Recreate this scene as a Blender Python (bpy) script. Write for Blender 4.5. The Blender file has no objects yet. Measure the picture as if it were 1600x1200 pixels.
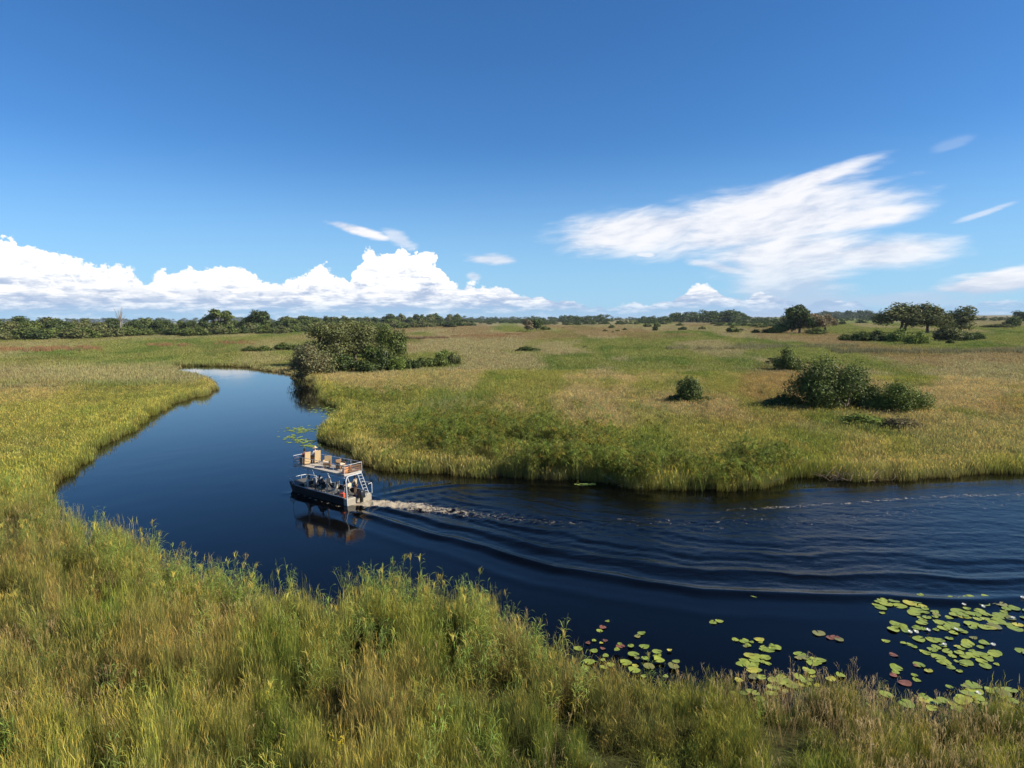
import bpy, bmesh, math, random
import numpy as np
from mathutils import Vector, Matrix, Euler

# ------------------------------------------------------------------ camera
scene = bpy.context.scene
COL = scene.collection
CAM_H, FPX, HORIZON = 15.0, 1000.0, 498.0        # metres, focal length in photo pixels, horizon row
PITCH = math.atan((600 - HORIZON) / FPX)
ROLL = math.radians(-0.52)
cam_data = bpy.data.cameras.new('camera')
cam = bpy.data.objects.new('camera', cam_data)
COL.objects.link(cam)
CAM_M = (Matrix.Translation((0, 0, CAM_H)) @ Matrix.Rotation(math.radians(90) - PITCH, 4, 'X')
         @ Matrix.Rotation(ROLL, 4, 'Z'))
cam.matrix_world = CAM_M
cam_data.sensor_width = 36.0
cam_data.lens = 36.0 * FPX / 1600.0
cam_data.clip_start = 0.5
cam_data.clip_end = 60000
scene.camera = cam
CR = np.array(CAM_M.to_3x3())

def ray(px, py):
    d = CR @ np.array([(px - 800) / FPX, (600 - py) / FPX, -1.0])
    return d / np.linalg.norm(d)

def G(px, py, z=0.0):
    """ground point (height z) that lies in the direction of a photo pixel"""
    d = ray(px, py)
    t = (z - CAM_H) / d[2]
    return np.array([d[0] * t, d[1] * t, z])

def project(P):
    q = (np.asarray(P) - np.array([0, 0, CAM_H])) @ CR
    return 800 + FPX * q[..., 0] / -q[..., 2], 600 - FPX * q[..., 1] / -q[..., 2]

def azel(px, py):
    d = ray(px, py)
    return math.degrees(math.atan2(d[0], d[1])), math.degrees(math.asin(d[2]))

# ------------------------------------------------------------------ light
SUN_EL, SUN_AZ = 36.0, 103.0                      # azimuth clockwise from the view direction (+Y)
scene.view_settings.view_transform = 'Standard'
scene.view_settings.look = 'None'
scene.view_settings.exposure = 0.62
scene.view_settings.gamma = 1.0
scene.cycles.use_denoising = True
scene.cycles.max_bounces = 6
scene.cycles.diffuse_bounces = 3
scene.cycles.glossy_bounces = 3
scene.cycles.transmission_bounces = 3
scene.cycles.volume_bounces = 0
scene.cycles.caustics_reflective = False
scene.cycles.caustics_refractive = False

sun_data = bpy.data.lights.new('sun', 'SUN')
sun = bpy.data.objects.new('sun', sun_data)
COL.objects.link(sun)
sun_data.energy = 5.0
sun_data.angle = math.radians(0.53)
sun_data.color = (1.0, 0.93, 0.80)
sa, se = math.radians(SUN_AZ), math.radians(SUN_EL)
SUN_DIR = Vector((math.sin(sa) * math.cos(se), math.cos(sa) * math.cos(se), math.sin(se)))
sun.rotation_euler = SUN_DIR.to_track_quat('Z', 'Y').to_euler()
sun.location = (60, -20, 80)

# ---- small expression helper for shader nodes
class X:
    nt = None
    def __init__(s, sock): s.s = sock
    @staticmethod
    def m(op, *a, clamp=False):
        n = X.nt.nodes.new('ShaderNodeMath'); n.operation = op; n.use_clamp = clamp
        for i, v in enumerate(a):
            if isinstance(v, X): X.nt.links.new(v.s, n.inputs[i])
            else: n.inputs[i].default_value = v
        return X(n.outputs[0])
    def __add__(a, b): return X.m('ADD', a, b)
    __radd__ = __add__
    def __sub__(a, b): return X.m('SUBTRACT', a, b)
    def __rsub__(a, b): return X.m('SUBTRACT', b, a)
    def __mul__(a, b): return X.m('MULTIPLY', a, b)
    __rmul__ = __mul__
    def __truediv__(a, b): return X.m('DIVIDE', a, b)

def smooth(v, a, b, lo=0.0, hi=1.0):
    n = X.nt.nodes.new('ShaderNodeMapRange'); n.interpolation_type = 'SMOOTHSTEP'
    X.nt.links.new(v.s, n.inputs[0])
    for i, q in zip((1, 2, 3, 4), (a, b, lo, hi)):
        if isinstance(q, X): X.nt.links.new(q.s, n.inputs[i])
        else: n.inputs[i].default_value = q
    return X(n.outputs[0])
def vec(x, y, z):
    n = X.nt.nodes.new('ShaderNodeCombineXYZ')
    for i, v in enumerate((x, y, z)):
        if isinstance(v, X): X.nt.links.new(v.s, n.inputs[i])
        else: n.inputs[i].default_value = v
    return X(n.outputs[0])
def noise(v, scale, detail=4.0, rough=0.5, dist=0.0):
    n = X.nt.nodes.new('ShaderNodeTexNoise'); n.noise_dimensions = '3D'
    X.nt.links.new(v.s, n.inputs['Vector'])
    n.inputs['Scale'].default_value = scale; n.inputs['Detail'].default_value = detail
    n.inputs['Roughness'].default_value = rough; n.inputs['Distortion'].default_value = dist
    return X(n.outputs[0])
def mixc(f, a, b):
    n = X.nt.nodes.new('ShaderNodeMix'); n.data_type = 'RGBA'
    if isinstance(f, X): X.nt.links.new(f.s, n.inputs[0])
    else: n.inputs[0].default_value = f
    for i, v in ((6, a), (7, b)):
        if isinstance(v, X): X.nt.links.new(v.s, n.inputs[i])
        else: n.inputs[i].default_value = (*v, 1)
    return X(n.outputs[2])

# ------------------------------------------------------------------ sky
world = bpy.data.worlds.new('World')
scene.world = world
world.use_nodes = True
wt = world.node_tree
wt.nodes.clear()
X.nt = wt
wout = wt.nodes.new('ShaderNodeOutputWorld')
skyt = wt.nodes.new('ShaderNodeTexSky')
skyt.sky_type = 'NISHITA'
skyt.sun_disc = False
skyt.sun_elevation = se
skyt.sun_rotation = sa
skyt.altitude = 900
skyt.air_density = 1.0
skyt.dust_density = 0.1
skyt.ozone_density = 3.5
SKY_STRENGTH = 0.076
geo = wt.nodes.new('ShaderNodeNewGeometry')
inc = wt.nodes.new('ShaderNodeVectorMath'); inc.operation = 'SCALE'
wt.links.new(geo.outputs['Incoming'], inc.inputs[0]); inc.inputs['Scale'].default_value = -1.0
sep = wt.nodes.new('ShaderNodeSeparateXYZ')
tc = wt.nodes.new('ShaderNodeTexCoord')
wt.links.new(tc.outputs['Generated'], sep.inputs[0])
dx, dy, dz = (X(sep.outputs[i]) for i in range(3))
az = X.m('ARCTAN2', dx, dy) * 57.29578
el = X.m('ARCSINE', dz) * 57.29578

def curve(v, pts, lo, hi):
    """piecewise linear function of v (degrees) through pts"""
    n = wt.nodes.new('ShaderNodeFloatCurve')
    c = n.mapping.curves[0]
    pts = sorted(pts)
    top = max(p[1] for p in pts)
    q = [((a - lo) / (hi - lo), b / top) for a, b in pts]
    c.points[0].location = q[0]; c.points[1].location = q[-1]
    for a in q[1:-1]: c.points.new(*a)
    for p in c.points: p.handle_type = 'VECTOR'
    n.mapping.update()
    wt.links.new(((v - lo) / (hi - lo)).s, n.inputs['Value'])
    return X(n.outputs[0]) * top

# heaped clouds: height of their tops above the horizon, by compass direction
tops = [(0, 362), (20, 368), (32, 384), (70, 388), (95, 402), (135, 412), (165, 420), (200, 418), (225, 432), (245, 456),
        (256, 418), (300, 420), (330, 424), (362, 404), (392, 436), (430, 438), (470, 436), (492, 418), (522, 424), (545, 444),
        (552, 392), (600, 394), (640, 396), (655, 384), (690, 408), (702, 442), (722, 446), (745, 440), (778, 452), (815, 460),
        (850, 466), (905, 470), (935, 484), (985, 474), (1040, 470), (1062, 470), (1072, 452), (1090, 440), (1112, 438), (1122, 452), (1138, 464), (1165, 470), (1185, 458), (1215, 462),
        (1240, 474), (1300, 468), (1325, 462), (1350, 478), (1420, 482), (1500, 474), (1560, 466), (1600, 468)]
prof = [azel(a, b) for a, b in tops]
prof += [(-180, 3.0), (-150, 4.5), (-120, 3.2), (-95, 5.5), (-70, 4.0), (-52, 6.4), (55, 1.6), (75, 3.0), (100, 2.0), (130, 4.0), (180, 3.0)]
H = curve(az, prof, -180, 180)
dirv = vec(dx, dy, dz)
puff = noise(vec(dx, dy, dz * 1.15), 34, 5, 0.62)
puff_s = noise(vec(dx + 0.007, dy, dz * 1.15 + 0.009), 34, 4, 0.62)
edge = (puff - 0.5) * (H * 0.70 + 0.6)
hd = H + edge - el
heap = smooth(hd, -0.04, 0.22)
# layered base: flat-bottomed rows
lay = noise(vec(dx, dy, dz * 7.0), 13, 4, 0.6)
lay2 = noise(vec(dx, dy, dz * 4.0), 34, 4, 0.62)
rel = el / (H + 0.3)
sunny = smooth((puff - puff_s) * 4.5 + rel * 1.5 + (lay - 0.5) * 1.6, 0.2, 1.1)
row = smooth((lay2 - 0.5) * 2.0 + (lay - 0.5) * 1.6 + el * 0.16, -0.10, 0.75)
lit = X.m('MAXIMUM', sunny * smooth(el, 1.0, 3.4), row)
heap_col = mixc(lit, (0.30, 0.37, 0.50), (0.74, 0.735, 0.73))
low = smooth(el, 0.0, 2.4)
heap_col = mixc(low, mixc(row, (0.22, 0.335, 0.51), (0.46, 0.53, 0.62)), heap_col)
heap_op = heap * smooth(el, 0.0, 1.6, 0.55, 1.0) * smooth(row + low, 0.0, 0.6, 0.7, 1.0)

# high ice cloud (anvil), wisps
def ell(px, py, a, b, rot=0.0, pw=1.0):
    """soft ellipse around a direction: 1 in the middle, 0 on the rim"""
    ca, ce = azel(px, py)
    k = math.degrees(1 / FPX)
    w = math.cos(math.radians(ca))
    u = (az - ca) / (k * a * w * w if a < 260 else k * a * w)
    v = (el - ce) / (k * b * w)
    c, s = math.cos(math.radians(rot)), math.sin(math.radians(rot))
    r = b / a
    uu = u * c + v * (s * r)
    vv = v * c - u * (s / r)
    return 1.0 - X.m('SQRT', uu * uu + vv * vv) 
tilt = 0.11
warp = noise(vec(dx, dy, dz), 9, 2, 0.5)
sz = dz - dx * tilt + (warp - 0.5) * 0.03
streak = noise(vec(dx, dy, sz * 5.5), 7.5, 5, 0.58)
fine = noise(vec(dx * 1.3, dy, sz * 5.0), 20, 4, 0.58)
parts = [ell(1000, 362, 185, 40, 5), ell(1190, 345, 250, 66, 6), ell(1370, 396, 150, 34, 0), ell(1235, 400, 190, 52, 0),
         ell(1245, 290, 130, 17, 14), ell(1340, 342, 120, 22, 4), ell(1235, 440, 120, 60, 0), ell(1240, 480, 130, 40, 0)]
m = parts[0]
for p in parts[1:]: m = X.m('MAXIMUM', m, p)
an = m * 1.7 + (streak - 0.5) * 1.7 + (fine - 0.5) * 0.45 + (warp - 0.5) * 0.5
anvil = smooth(an, 0.0, 1.1)
others = [(ell(560, 360, 62, 9, -14), 1.0), (ell(625, 374, 34, 14, -25), 0.55), (ell(770, 405, 56, 12, -2), 0.75), (ell(740, 432, 14, 8), 0.6), (ell(1560, 440, 130, 26, 6), 0.9),
          (ell(1540, 332, 75, 7, 13), 0.5), (ell(1485, 226, 40, 12, 10), 0.14), (ell(1130, 418, 85, 12, -12), 0.7), (ell(1010, 398, 22, 5, -4), 0.8), (ell(1420, 470, 170, 20, 0), 0.55)]
o = None
for e, k in others:
    q = smooth(e * 1.2 + (streak - 0.5) * 1.5 + (fine - 0.5) * 0.9, 0.05, 0.8) * k
    o = q if o is None else X.m('MAXIMUM', o, q)
anvil_light = smooth((fine - 0.5) * 1.4 + (streak - 0.5) * 1.5 + (warp - 0.5) * 0.9 + smooth(el, 0.5, 3.5), 0.25, 1.35)
anvil_col = mixc(anvil_light, (0.36, 0.415, 0.53), (0.66, 0.655, 0.67))
thin = X.m('MAXIMUM', anvil * smooth(el, 1.2, 6.0, 0.62, 0.93), o)
# clear sky above, cloud branch only where clouds can be (keeps the shader cheap)
hsv = wt.nodes.new('ShaderNodeHueSaturation')
hsv.inputs['Saturation'].default_value = 1.17
wt.links.new(skyt.outputs[0], hsv.inputs['Color'])
tint = wt.nodes.new('ShaderNodeMix'); tint.data_type = 'RGBA'; tint.blend_type = 'MULTIPLY'
tint.inputs[0].default_value = 1.0; tint.inputs[7].default_value = (0.74, 1.0, 1.20, 1)
wt.links.new(hsv.outputs[0], tint.inputs[6])
def backdrop(col, strength=1.0):
    n = wt.nodes.new('ShaderNodeBackground'); wt.links.new(col.s, n.inputs[0]); n.inputs[1].default_value = strength
    return n.outputs[0]
def mixs(f, a, b):
    n = wt.nodes.new('ShaderNodeMixShader')
    wt.links.new(f.s, n.inputs[0]); wt.links.new(a, n.inputs[1]); wt.links.new(b, n.inputs[2])
    return n.outputs[0]
blue = backdrop(X(tint.outputs[2]), SKY_STRENGTH)
pale = wt.nodes.new('ShaderNodeBackground'); pale.inputs[0].default_value = (0.225, 0.400, 0.590, 1)
blue = mixs(smooth(el, 15.0, -1.0, 0.0, 0.80), blue, pale.outputs[0])
cloudy = mixs(thin, blue, backdrop(anvil_col))
cloudy = mixs(heap_op, cloudy, backdrop(heap_col))
gate = X.m('LESS_THAN', el, 17.5) * X.m('GREATER_THAN', el, -0.5)
wt.links.new(mixs(gate, blue, cloudy), wout.inputs[0])
world.cycles.sampling_method = 'MANUAL'
world.cycles.sample_map_resolution = 256

# ------------------------------------------------------------------ helpers
RNG = np.random.default_rng(7)

def tag(o, label=None, cat=None, group=None, kind=None):
    for k, v in (('label', label), ('category', cat), ('group', group), ('kind', kind)):
        if v: o[k] = v
    return o

def mesh_np(name, V, F, attrs=None, smooth_faces=True):
    """mesh from numpy arrays; F is a list of (n,k) integer arrays (k = 3 or 4)"""
    me = bpy.data.meshes.new(name)
    V = np.asarray(V, np.float32)
    F = [np.asarray(f, np.int32) for f in F if len(f)]
    idx = np.concatenate([f.ravel() for f in F])
    tot = np.concatenate([np.full(len(f), f.shape[1], np.int32) for f in F])
    me.vertices.add(len(V)); me.vertices.foreach_set('co', V.ravel())
    me.loops.add(len(idx)); me.loops.foreach_set('vertex_index', idx)
    me.polygons.add(len(tot))
    st = np.zeros(len(tot), np.int32); st[1:] = np.cumsum(tot)[:-1]
    me.polygons.foreach_set('loop_start', st); me.polygons.foreach_set('loop_total', tot)
    me.polygons.foreach_set('use_smooth', np.full(len(tot), smooth_faces))
    me.update(calc_edges=True)
    for k, a in (attrs or {}).items():
        a = np.asarray(a, np.float32)
        if a.ndim == 1:
            me.attributes.new(k, 'FLOAT', 'POINT').data.foreach_set('value', a)
        else:
            if a.shape[1] == 3: a = np.concatenate([a, np.ones((len(a), 1), np.float32)], 1)
            me.attributes.new(k, 'FLOAT_COLOR', 'POINT').data.foreach_set('color', a.ravel())
    return me

def link(name, me, mat=None, parent=None):
    o = bpy.data.objects.new(name, me)
    COL.objects.link(o)
    if mat is not None and not me.materials: me.materials.append(mat)
    if parent is not None: o.parent = parent
    return o

def empty(name, loc, rz=0.0):
    o = bpy.data.objects.new(name, None)
    COL.objects.link(o); o.location = loc; o.rotation_euler = (0, 0, rz); o.empty_display_size = 0.3
    return o

def sstep(x, a, b):
    t = np.clip((x - a) / (b - a), 0, 1)
    return t * t * (3 - 2 * t)

def vnoise(x, y, seed=0):
    """value noise in 0..1"""
    xi, yi = np.floor(x).astype(np.int64), np.floor(y).astype(np.int64)
    fx, fy = x - xi, y - yi
    fx, fy = fx * fx * (3 - 2 * fx), fy * fy * (3 - 2 * fy)
    def h(a, b):
        n = (a * 374761393 + b * 668265263 + seed * 1442695041) & 0x7fffffff
        n = ((n ^ (n >> 13)) * 1274126177) & 0x7fffffff
        return ((n ^ (n >> 16)) & 0xffff) / 65535.0
    return (h(xi, yi) * (1 - fx) + h(xi + 1, yi) * fx) * (1 - fy) + (h(xi, yi + 1) * (1 - fx) + h(xi + 1, yi + 1) * fx) * fy

def fbm(x, y, seed=0, n=4):
    s, a, t = 0, 1.0, 0
    for k in range(n):
        s = s + a * vnoise(x * 2 ** k + 17.3 * k, y * 2 ** k - 9.1 * k, seed + k); t += a; a *= 0.5
    return s / t

def material(name):
    m = bpy.data.materials.new(name); m.use_nodes = True
    X.nt = m.node_tree
    return m, m.node_tree, m.node_tree.nodes['Principled BSDF']

def plain(name, col, rough=0.6, metal=0.0, var=0.12, scale=6.0, spec=0.5, bump=0.0):
    """painted / simple surface with slight procedural mottling"""
    m, nt, b = material(name)
    t = nt.nodes.new('ShaderNodeTexCoord')
    n = noise(X(t.outputs['Object']), scale, 5, 0.6)
    c = mixc(n, tuple(v * (1 - var) for v in col), tuple(min(1, v * (1 + var)) for v in col))
    nt.links.new(c.s, b.inputs['Base Color'])
    b.inputs['Roughness'].default_value = rough; b.inputs['Metallic'].default_value = metal
    b.inputs['Specular IOR Level'].default_value = spec
    if bump:
        bp = nt.nodes.new('ShaderNodeBump'); bp.inputs['Strength'].default_value = bump; bp.inputs['Distance'].default_value = 0.02
        nt.links.new(n.s, bp.inputs['Height']); nt.links.new(bp.outputs[0], b.inputs['Normal'])
    return m

# ------------------------------------------------------------------ river outline (ground plan)
REED = 2.0
far_bank = [(1600, 737), (1500, 743), (1440, 747), (1390, 751), (1330, 752), (1270, 744), (1220, 750), (1180, 764), (1120, 767), (1060, 764), (1000, 763), (950, 757), (905, 749), (850, 749), (780, 746),
            (700, 741), (640, 737), (590, 735), (568, 722), (560, 706), (530, 699), (506, 688), (503, 672), (524, 655), (536, 640), (512, 632), (498, 612), (494, 598), (470, 588), (440, 583), (405, 578), (392, 574), (330, 572), (272, 573)]
left_bank = [(332, 612), (318, 619), (290, 624), (262, 634), (240, 650), (202, 676), (160, 696), (140, 706), (136, 722), (112, 738), (80, 762), (68, 778), (78, 800), (80, 812)]
near_bank = [(110, 806), (150, 814), (185, 822), (225, 838), (260, 852), (285, 872), (330, 884), (375, 892), (420, 902), (470, 918), (500, 926), (535, 918), (570, 894), (640, 904), (720, 918), (790, 938), (840, 968), (876, 1000)]
near_low = [(886, 1050), (905, 1080), (960, 1074), (1040, 1078), (1120, 1098), (1170, 1104), (1230, 1084), (1300, 1076), (1350, 1086), (1400, 1106), (1480, 1114), (1600, 1104)]
fb = [G(*p)[:2] for p in far_bank]
lb = [G(*p)[:2] for p in left_bank]
nb = [G(*p, REED)[:2] for p in near_bank] + [G(*p, 0.35)[:2] for p in near_low]
back = [G(*p, 1.3)[:2] for p in ((276, 576), (300, 579), (322, 586), (333, 597))]          # far side of the spit, seen over its reeds
RIVER = np.array([np.array([190, 62])] + fb + back + lb + nb + [np.array([60, 24]), np.array([190, 5])])
pc = G(818, 520)[:2]
POND = np.array([pc + np.array(v) for v in ((-9, -14), (8, -16), (9, 10), (4, 45), (-7, 45), (-10, 12))])

def sdist(P, poly):
    """signed distance to a polygon's edge, positive inside"""
    P = np.asarray(P, float); d = np.full(len(P), 1e9); ins = np.zeros(len(P), bool)
    for a, b in zip(poly, np.roll(poly, -1, 0)):
        ab = b - a; ap = P - a
        t = np.clip((ap @ ab) / (ab @ ab), 0, 1)
        d = np.minimum(d, np.hypot(ap[:, 0] - t * ab[0], ap[:, 1] - t * ab[1]))
        c = (a[1] > P[:, 1]) != (b[1] > P[:, 1])
        ins ^= c & (P[:, 0] < a[0] + (P[:, 1] - a[1]) / (b[1] - a[1] + 1e-12) * ab[0])
    return np.where(ins, d, -d)

def wet(P):
    """signed distance into the water, shore wobbling a little"""
    P = np.asarray(P, float)
    w = (fbm(P[:, 0] * 0.35, P[:, 1] * 0.35, 3, 3) - 0.5) * np.where(np.hypot(P[:, 0], P[:, 1]) < 120, 1.6, 3.0)
    return np.maximum(sdist(P, RIVER) + w, sdist(P, POND))

def ground_z(P):
    w = wet(P)
    r = np.hypot(P[:, 0], P[:, 1])
    roll = (fbm(P[:, 0] * 0.05, P[:, 1] * 0.05, 11, 3) - 0.5) * 0.35 * sstep(-w, 0, 8)
    return np.where(w > 0, -0.9 * sstep(w, 0, 2.0) - 0.02, 0.22 * sstep(-w, 0, 1.5) - 0.02) + roll

# meadow colours (albedo): where it is green, straw or rusty
GREEN, LIME, STRAW, RUST, OLIVE = (np.array(c) for c in ((0.140, 0.200, 0.036), (0.275, 0.310, 0.065), (0.410, 0.345, 0.185), (0.320, 0.220, 0.105), (0.205, 0.215, 0.066)))
def meadow(P):
    x, y = P[:, 0], P[:, 1]
    r = np.hypot(x, y)
    k = 1.0 / (9 + r * 0.05)
    a = fbm(x * k, y * k * 0.55, 21, 4); b = fbm(x * k * 0.8, y * k * 0.4, 33, 4); c = fbm(x * k * 2.2, y * k * 1.2, 45, 3)
    px, py = project(np.column_stack([x, y, np.full(len(x), 0.5)]))
    front = y > 1
    dry = sstep(a, 0.46, 0.64)
    rust = sstep(b, 0.50, 0.66)
    lush = sstep(c, 0.50, 0.68)
    right = front & (px > 600)
    # the open plain is drier than the banks
    plain_ = np.where(right, sstep(-sdist(P, RIVER), 14, 60), 0.25)
    dry = np.clip(dry * (0.55 + 0.6 * plain_), 0, 1); rust = rust * (0.2 + 0.75 * plain_)
    straw_band = np.where(front & (px < 620), sstep(-np.abs(py - 586 - (px - 160) * 0.0), -22, -6), 0)      # pale reeds along the far side of the spit
    dry = np.maximum(dry, straw_band * 0.85)
    col = OLIVE * 0.5 + LIME * 0.5
    col = np.repeat(col[None], len(P), 0)
    def mix(c0, c1, f): return c0 * (1 - f[:, None]) + c1 * f[:, None]
    col = mix(col, GREEN[None], lush * 0.85)
    col = mix(col, STRAW[None], dry * 0.75)
    col = mix(col, RUST[None], rust * 0.65)
    return col

# ------------------------------------------------------------------ ground
def polar(r0, r1, step, a0, a1, da):
    rs = [r0]
    while rs[-1] < r1: rs.append(rs[-1] * (1 + step(rs[-1])))
    an = [a0]
    while an[-1] < a1: an.append(an[-1] + da(an[-1]))
    an[-1] = a1
    return np.array(rs), np.radians(np.array(an))
rs, an = polar(6, 14000, lambda r: 0.022, -180, 180, lambda a: 0.35 if -46 <= a < 46 else 3.0)
Rg, Ag = np.meshgrid(rs, an, indexing='ij')
GX, GY = (Rg * np.sin(Ag)).ravel(), (Rg * np.cos(Ag)).ravel()
P2 = np.column_stack([GX, GY])
GZ = ground_z(P2)
nr, na = len(rs), len(an)
ii = (np.arange(nr - 1)[:, None] * na + np.arange(na - 1)[None]).ravel()
quads = np.column_stack([ii, ii + 1, ii + na + 1, ii + na])
hub = np.column_stack([np.full(na - 1, nr * na), np.arange(na - 1), np.arange(1, na)])[:, ::-1]
gc = meadow(P2) * 0.62
mud = sstep(wet(P2), -1.2, 0.2)[:, None]
gc = gc * (1 - mud) + np.array([0.055, 0.040, 0.022]) * mud
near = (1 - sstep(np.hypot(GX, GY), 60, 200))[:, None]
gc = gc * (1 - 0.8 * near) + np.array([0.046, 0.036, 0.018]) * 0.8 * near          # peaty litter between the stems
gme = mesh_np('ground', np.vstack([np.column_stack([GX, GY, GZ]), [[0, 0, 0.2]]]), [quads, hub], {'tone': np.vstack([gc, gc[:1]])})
gm, nt, b = material('marsh_ground')
at = nt.nodes.new('ShaderNodeAttribute'); at.attribute_name = 'tone'
gp = nt.nodes.new('ShaderNodeNewGeometry')
sp = nt.nodes.new('ShaderNodeSeparateXYZ'); nt.links.new(gp.outputs['Position'], sp.inputs[0])
gx, gy = X(sp.outputs[0]), X(sp.outputs[1])
n1 = noise(vec(gx, gy, 0.0), 0.9, 6, 0.65)
n2 = noise(vec(gx * 0.03, gy * 0.008, 0.0), 1.0, 6, 0.6)
c = mixc(smooth(n1, 0.3, 0.75), (0.55, 0.55, 0.55), (1.35, 1.35, 1.25))
c2 = mixc(smooth(n2, 0.3, 0.7), (0.80, 0.86, 0.72), (1.18, 1.12, 1.1))
def mulc(a, b_):
    n = X.nt.nodes.new('ShaderNodeMix'); n.data_type = 'RGBA'; n.blend_type = 'MULTIPLY'; n.inputs[0].default_value = 1.0
    X.nt.links.new(a.s, n.inputs[6]); X.nt.links.new(b_.s, n.inputs[7])
    return X(n.outputs[2])
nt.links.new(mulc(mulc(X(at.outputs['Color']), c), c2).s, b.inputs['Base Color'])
b.inputs['Roughness'].default_value = 0.95; b.inputs['Specular IOR Level'].default_value = 0.1
bp = nt.nodes.new('ShaderNodeBump'); bp.inputs['Strength'].default_value = 0.8; bp.inputs['Distance'].default_value = 0.25
nt.links.new(n1.s, bp.inputs['Height']); nt.links.new(bp.outputs[0], b.inputs['Normal'])
ground = tag(link('ground', gme, gm), 'flat grassy flood plain reaching to the horizon', None, None, 'structure')

# ------------------------------------------------------------------ boat course and river water
sp_c, ss_c, bp_c = G(537, 790)[:2], G(577, 776)[:2], G(445, 766)[:2]      # stern port, stern starboard, bow port at the waterline
hd_ = bp_c - sp_c
BOAT_DIR = hd_ / np.linalg.norm(hd_)
BOAT_L, BOAT_W = float(np.linalg.norm(hd_)), 2.64
BOAT_AT = sp_c + np.array([BOAT_DIR[1], -BOAT_DIR[0]]) * BOAT_W / 2
print('boat', BOAT_AT, BOAT_DIR, BOAT_L, BOAT_W)
# track the boat came along, stern first
track = np.array([BOAT_AT - 0.2 * BOAT_DIR] + [G(*p)[:2] for p in ((640, 790), (760, 806), (900, 820), (1040, 824), (1200, 818), (1400, 800), (1600, 778), (1900, 760))])
crest_n = np.array([G(*p)[:2] for p in ((545, 793), (600, 815), (680, 838), (760, 856), (870, 888), (960, 903), (1100, 924), (1250, 930), (1400, 934), (1600, 940), (1900, 950))])
crest_f = np.array([G(*p)[:2] for p in ((580, 777), (640, 764), (720, 757), (820, 757), (900, 760), (980, 772), (1100, 777), (1200, 768), (1300, 762), (1450, 755), (1600, 748))])

def along(P, line):
    """distance along a polyline and signed side distance (positive to the left of travel)"""
    best = np.full(len(P), 1e9); s_out = np.zeros(len(P)); d_out = np.zeros(len(P)); s0 = 0.0
    for a, b_ in zip(line[:-1], line[1:]):
        ab = b_ - a; L = np.linalg.norm(ab); t = ab / L
        ap = P - a
        s = np.clip(ap @ t, 0, L)
        q = ap - s[:, None] * t
        d = np.hypot(q[:, 0], q[:, 1])
        sg = np.sign(t[0] * ap[:, 1] - t[1] * ap[:, 0])
        k = d < best
        best[k] = d[k]; s_out[k] = s0 + s[k]; d_out[k] = (sg * d)[k]
        s0 += L
    return s_out, d_out

rs, an = polar(24, 330, lambda r: 0.0038 if r < 85 else 0.02, -60, 62, lambda a: 0.11 if -16 <= a < 44 else 0.5)
Rg, Ag = np.meshgrid(rs, an, indexing='ij')
W2 = np.column_stack([(Rg * np.sin(Ag)).ravel(), (Rg * np.cos(Ag)).ravel()])
wn = len(W2); WZ = np.zeros(wn); chop = np.zeros(wn); foam = np.zeros(wn); foam_c = np.zeros(wn)
zone = (W2[:, 0] > -24) & (W2[:, 1] < 95) & (W2[:, 0] < 95)
Q = W2[zone]
s_t, d_t = along(Q, track)
s_n, d_n = along(Q, crest_n)      # d_n > 0: inside the wake (towards the track)
s_f, d_f = along(Q, crest_f)      # d_f < 0: inside
fade = sstep(s_t, 0.0, 3.0)
wob = fbm(Q[:, 0] * 0.22, Q[:, 1] * 0.22, 71, 3) - 0.5
wob2 = fbm(Q[:, 0] * 0.7, Q[:, 1] * 0.7, 75, 3) - 0.5
u = d_n + wob * (0.9 + 0.30 * np.maximum(d_n, 0))
amp = 0.15 * np.exp(-s_n / 55.0) * sstep(s_n, 0.0, 4.0)
lam = 2.3 + 0.022 * s_n
train = (2.0 * (0.5 + 0.5 * np.cos(2 * np.pi * u / lam)) ** 2.2 - 0.7) * np.where(u > 0, np.exp(-u / (5.5 + 0.06 * s_n)), np.exp(u / 1.1) * 1.0)
z1 = amp * train * (0.85 + 1.3 * wob)
uf = -d_f + wob * 0.8
z2 = 0.05 * np.exp(-s_f / 40.0) * sstep(s_f, 0, 3) * np.cos(2 * np.pi * uf / 2.0) * np.where(uf > 0, np.exp(-uf / 3.0), np.exp(uf / 0.8))
inside = sstep(d_n, -0.2, 2.5) * sstep(-d_f, -0.5, 2.0) * sstep(s_t, 0.2, 4.0)
rip = (fbm(Q[:, 0] * 1.3, Q[:, 1] * 2.4, 81, 3) - 0.5) * 0.10 + (fbm(Q[:, 0] * 3.1, Q[:, 1] * 4.3, 85, 2) - 0.5) * 0.045
jet = np.exp(-(d_t / (0.9 + 0.05 * s_t)) ** 2) * np.exp(-s_t / 14.0) * sstep(s_t, 0.05, 0.8)
boil = (fbm(Q[:, 0] * 2.2, Q[:, 1] * 2.2, 91, 3) - 0.45) * 0.55
WZ[zone] = z1 + z2 + inside * rip * 0.40 + 0.030 * inside * np.cos(2 * np.pi * (d_n + wob * 2.2) / 1.05) * np.exp(-np.abs(d_n - 4) / 5.0) * np.exp(-s_n / 60.0) + jet * boil
chop[zone] = np.clip(inside + 0.35 * np.exp(-np.abs(d_n) / 2.0) * sstep(s_n, 3, 9), 0, 1)
trail = np.exp(-(d_t / (0.85 + 0.045 * s_t)) ** 2)
foam[zone] = trail * (np.exp(-s_t / 9.0) * 0.85 + 0.75 * np.exp(-s_t / 2.5) + 0.30 * np.exp(-s_t / 60.0)) * 1.0
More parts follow.
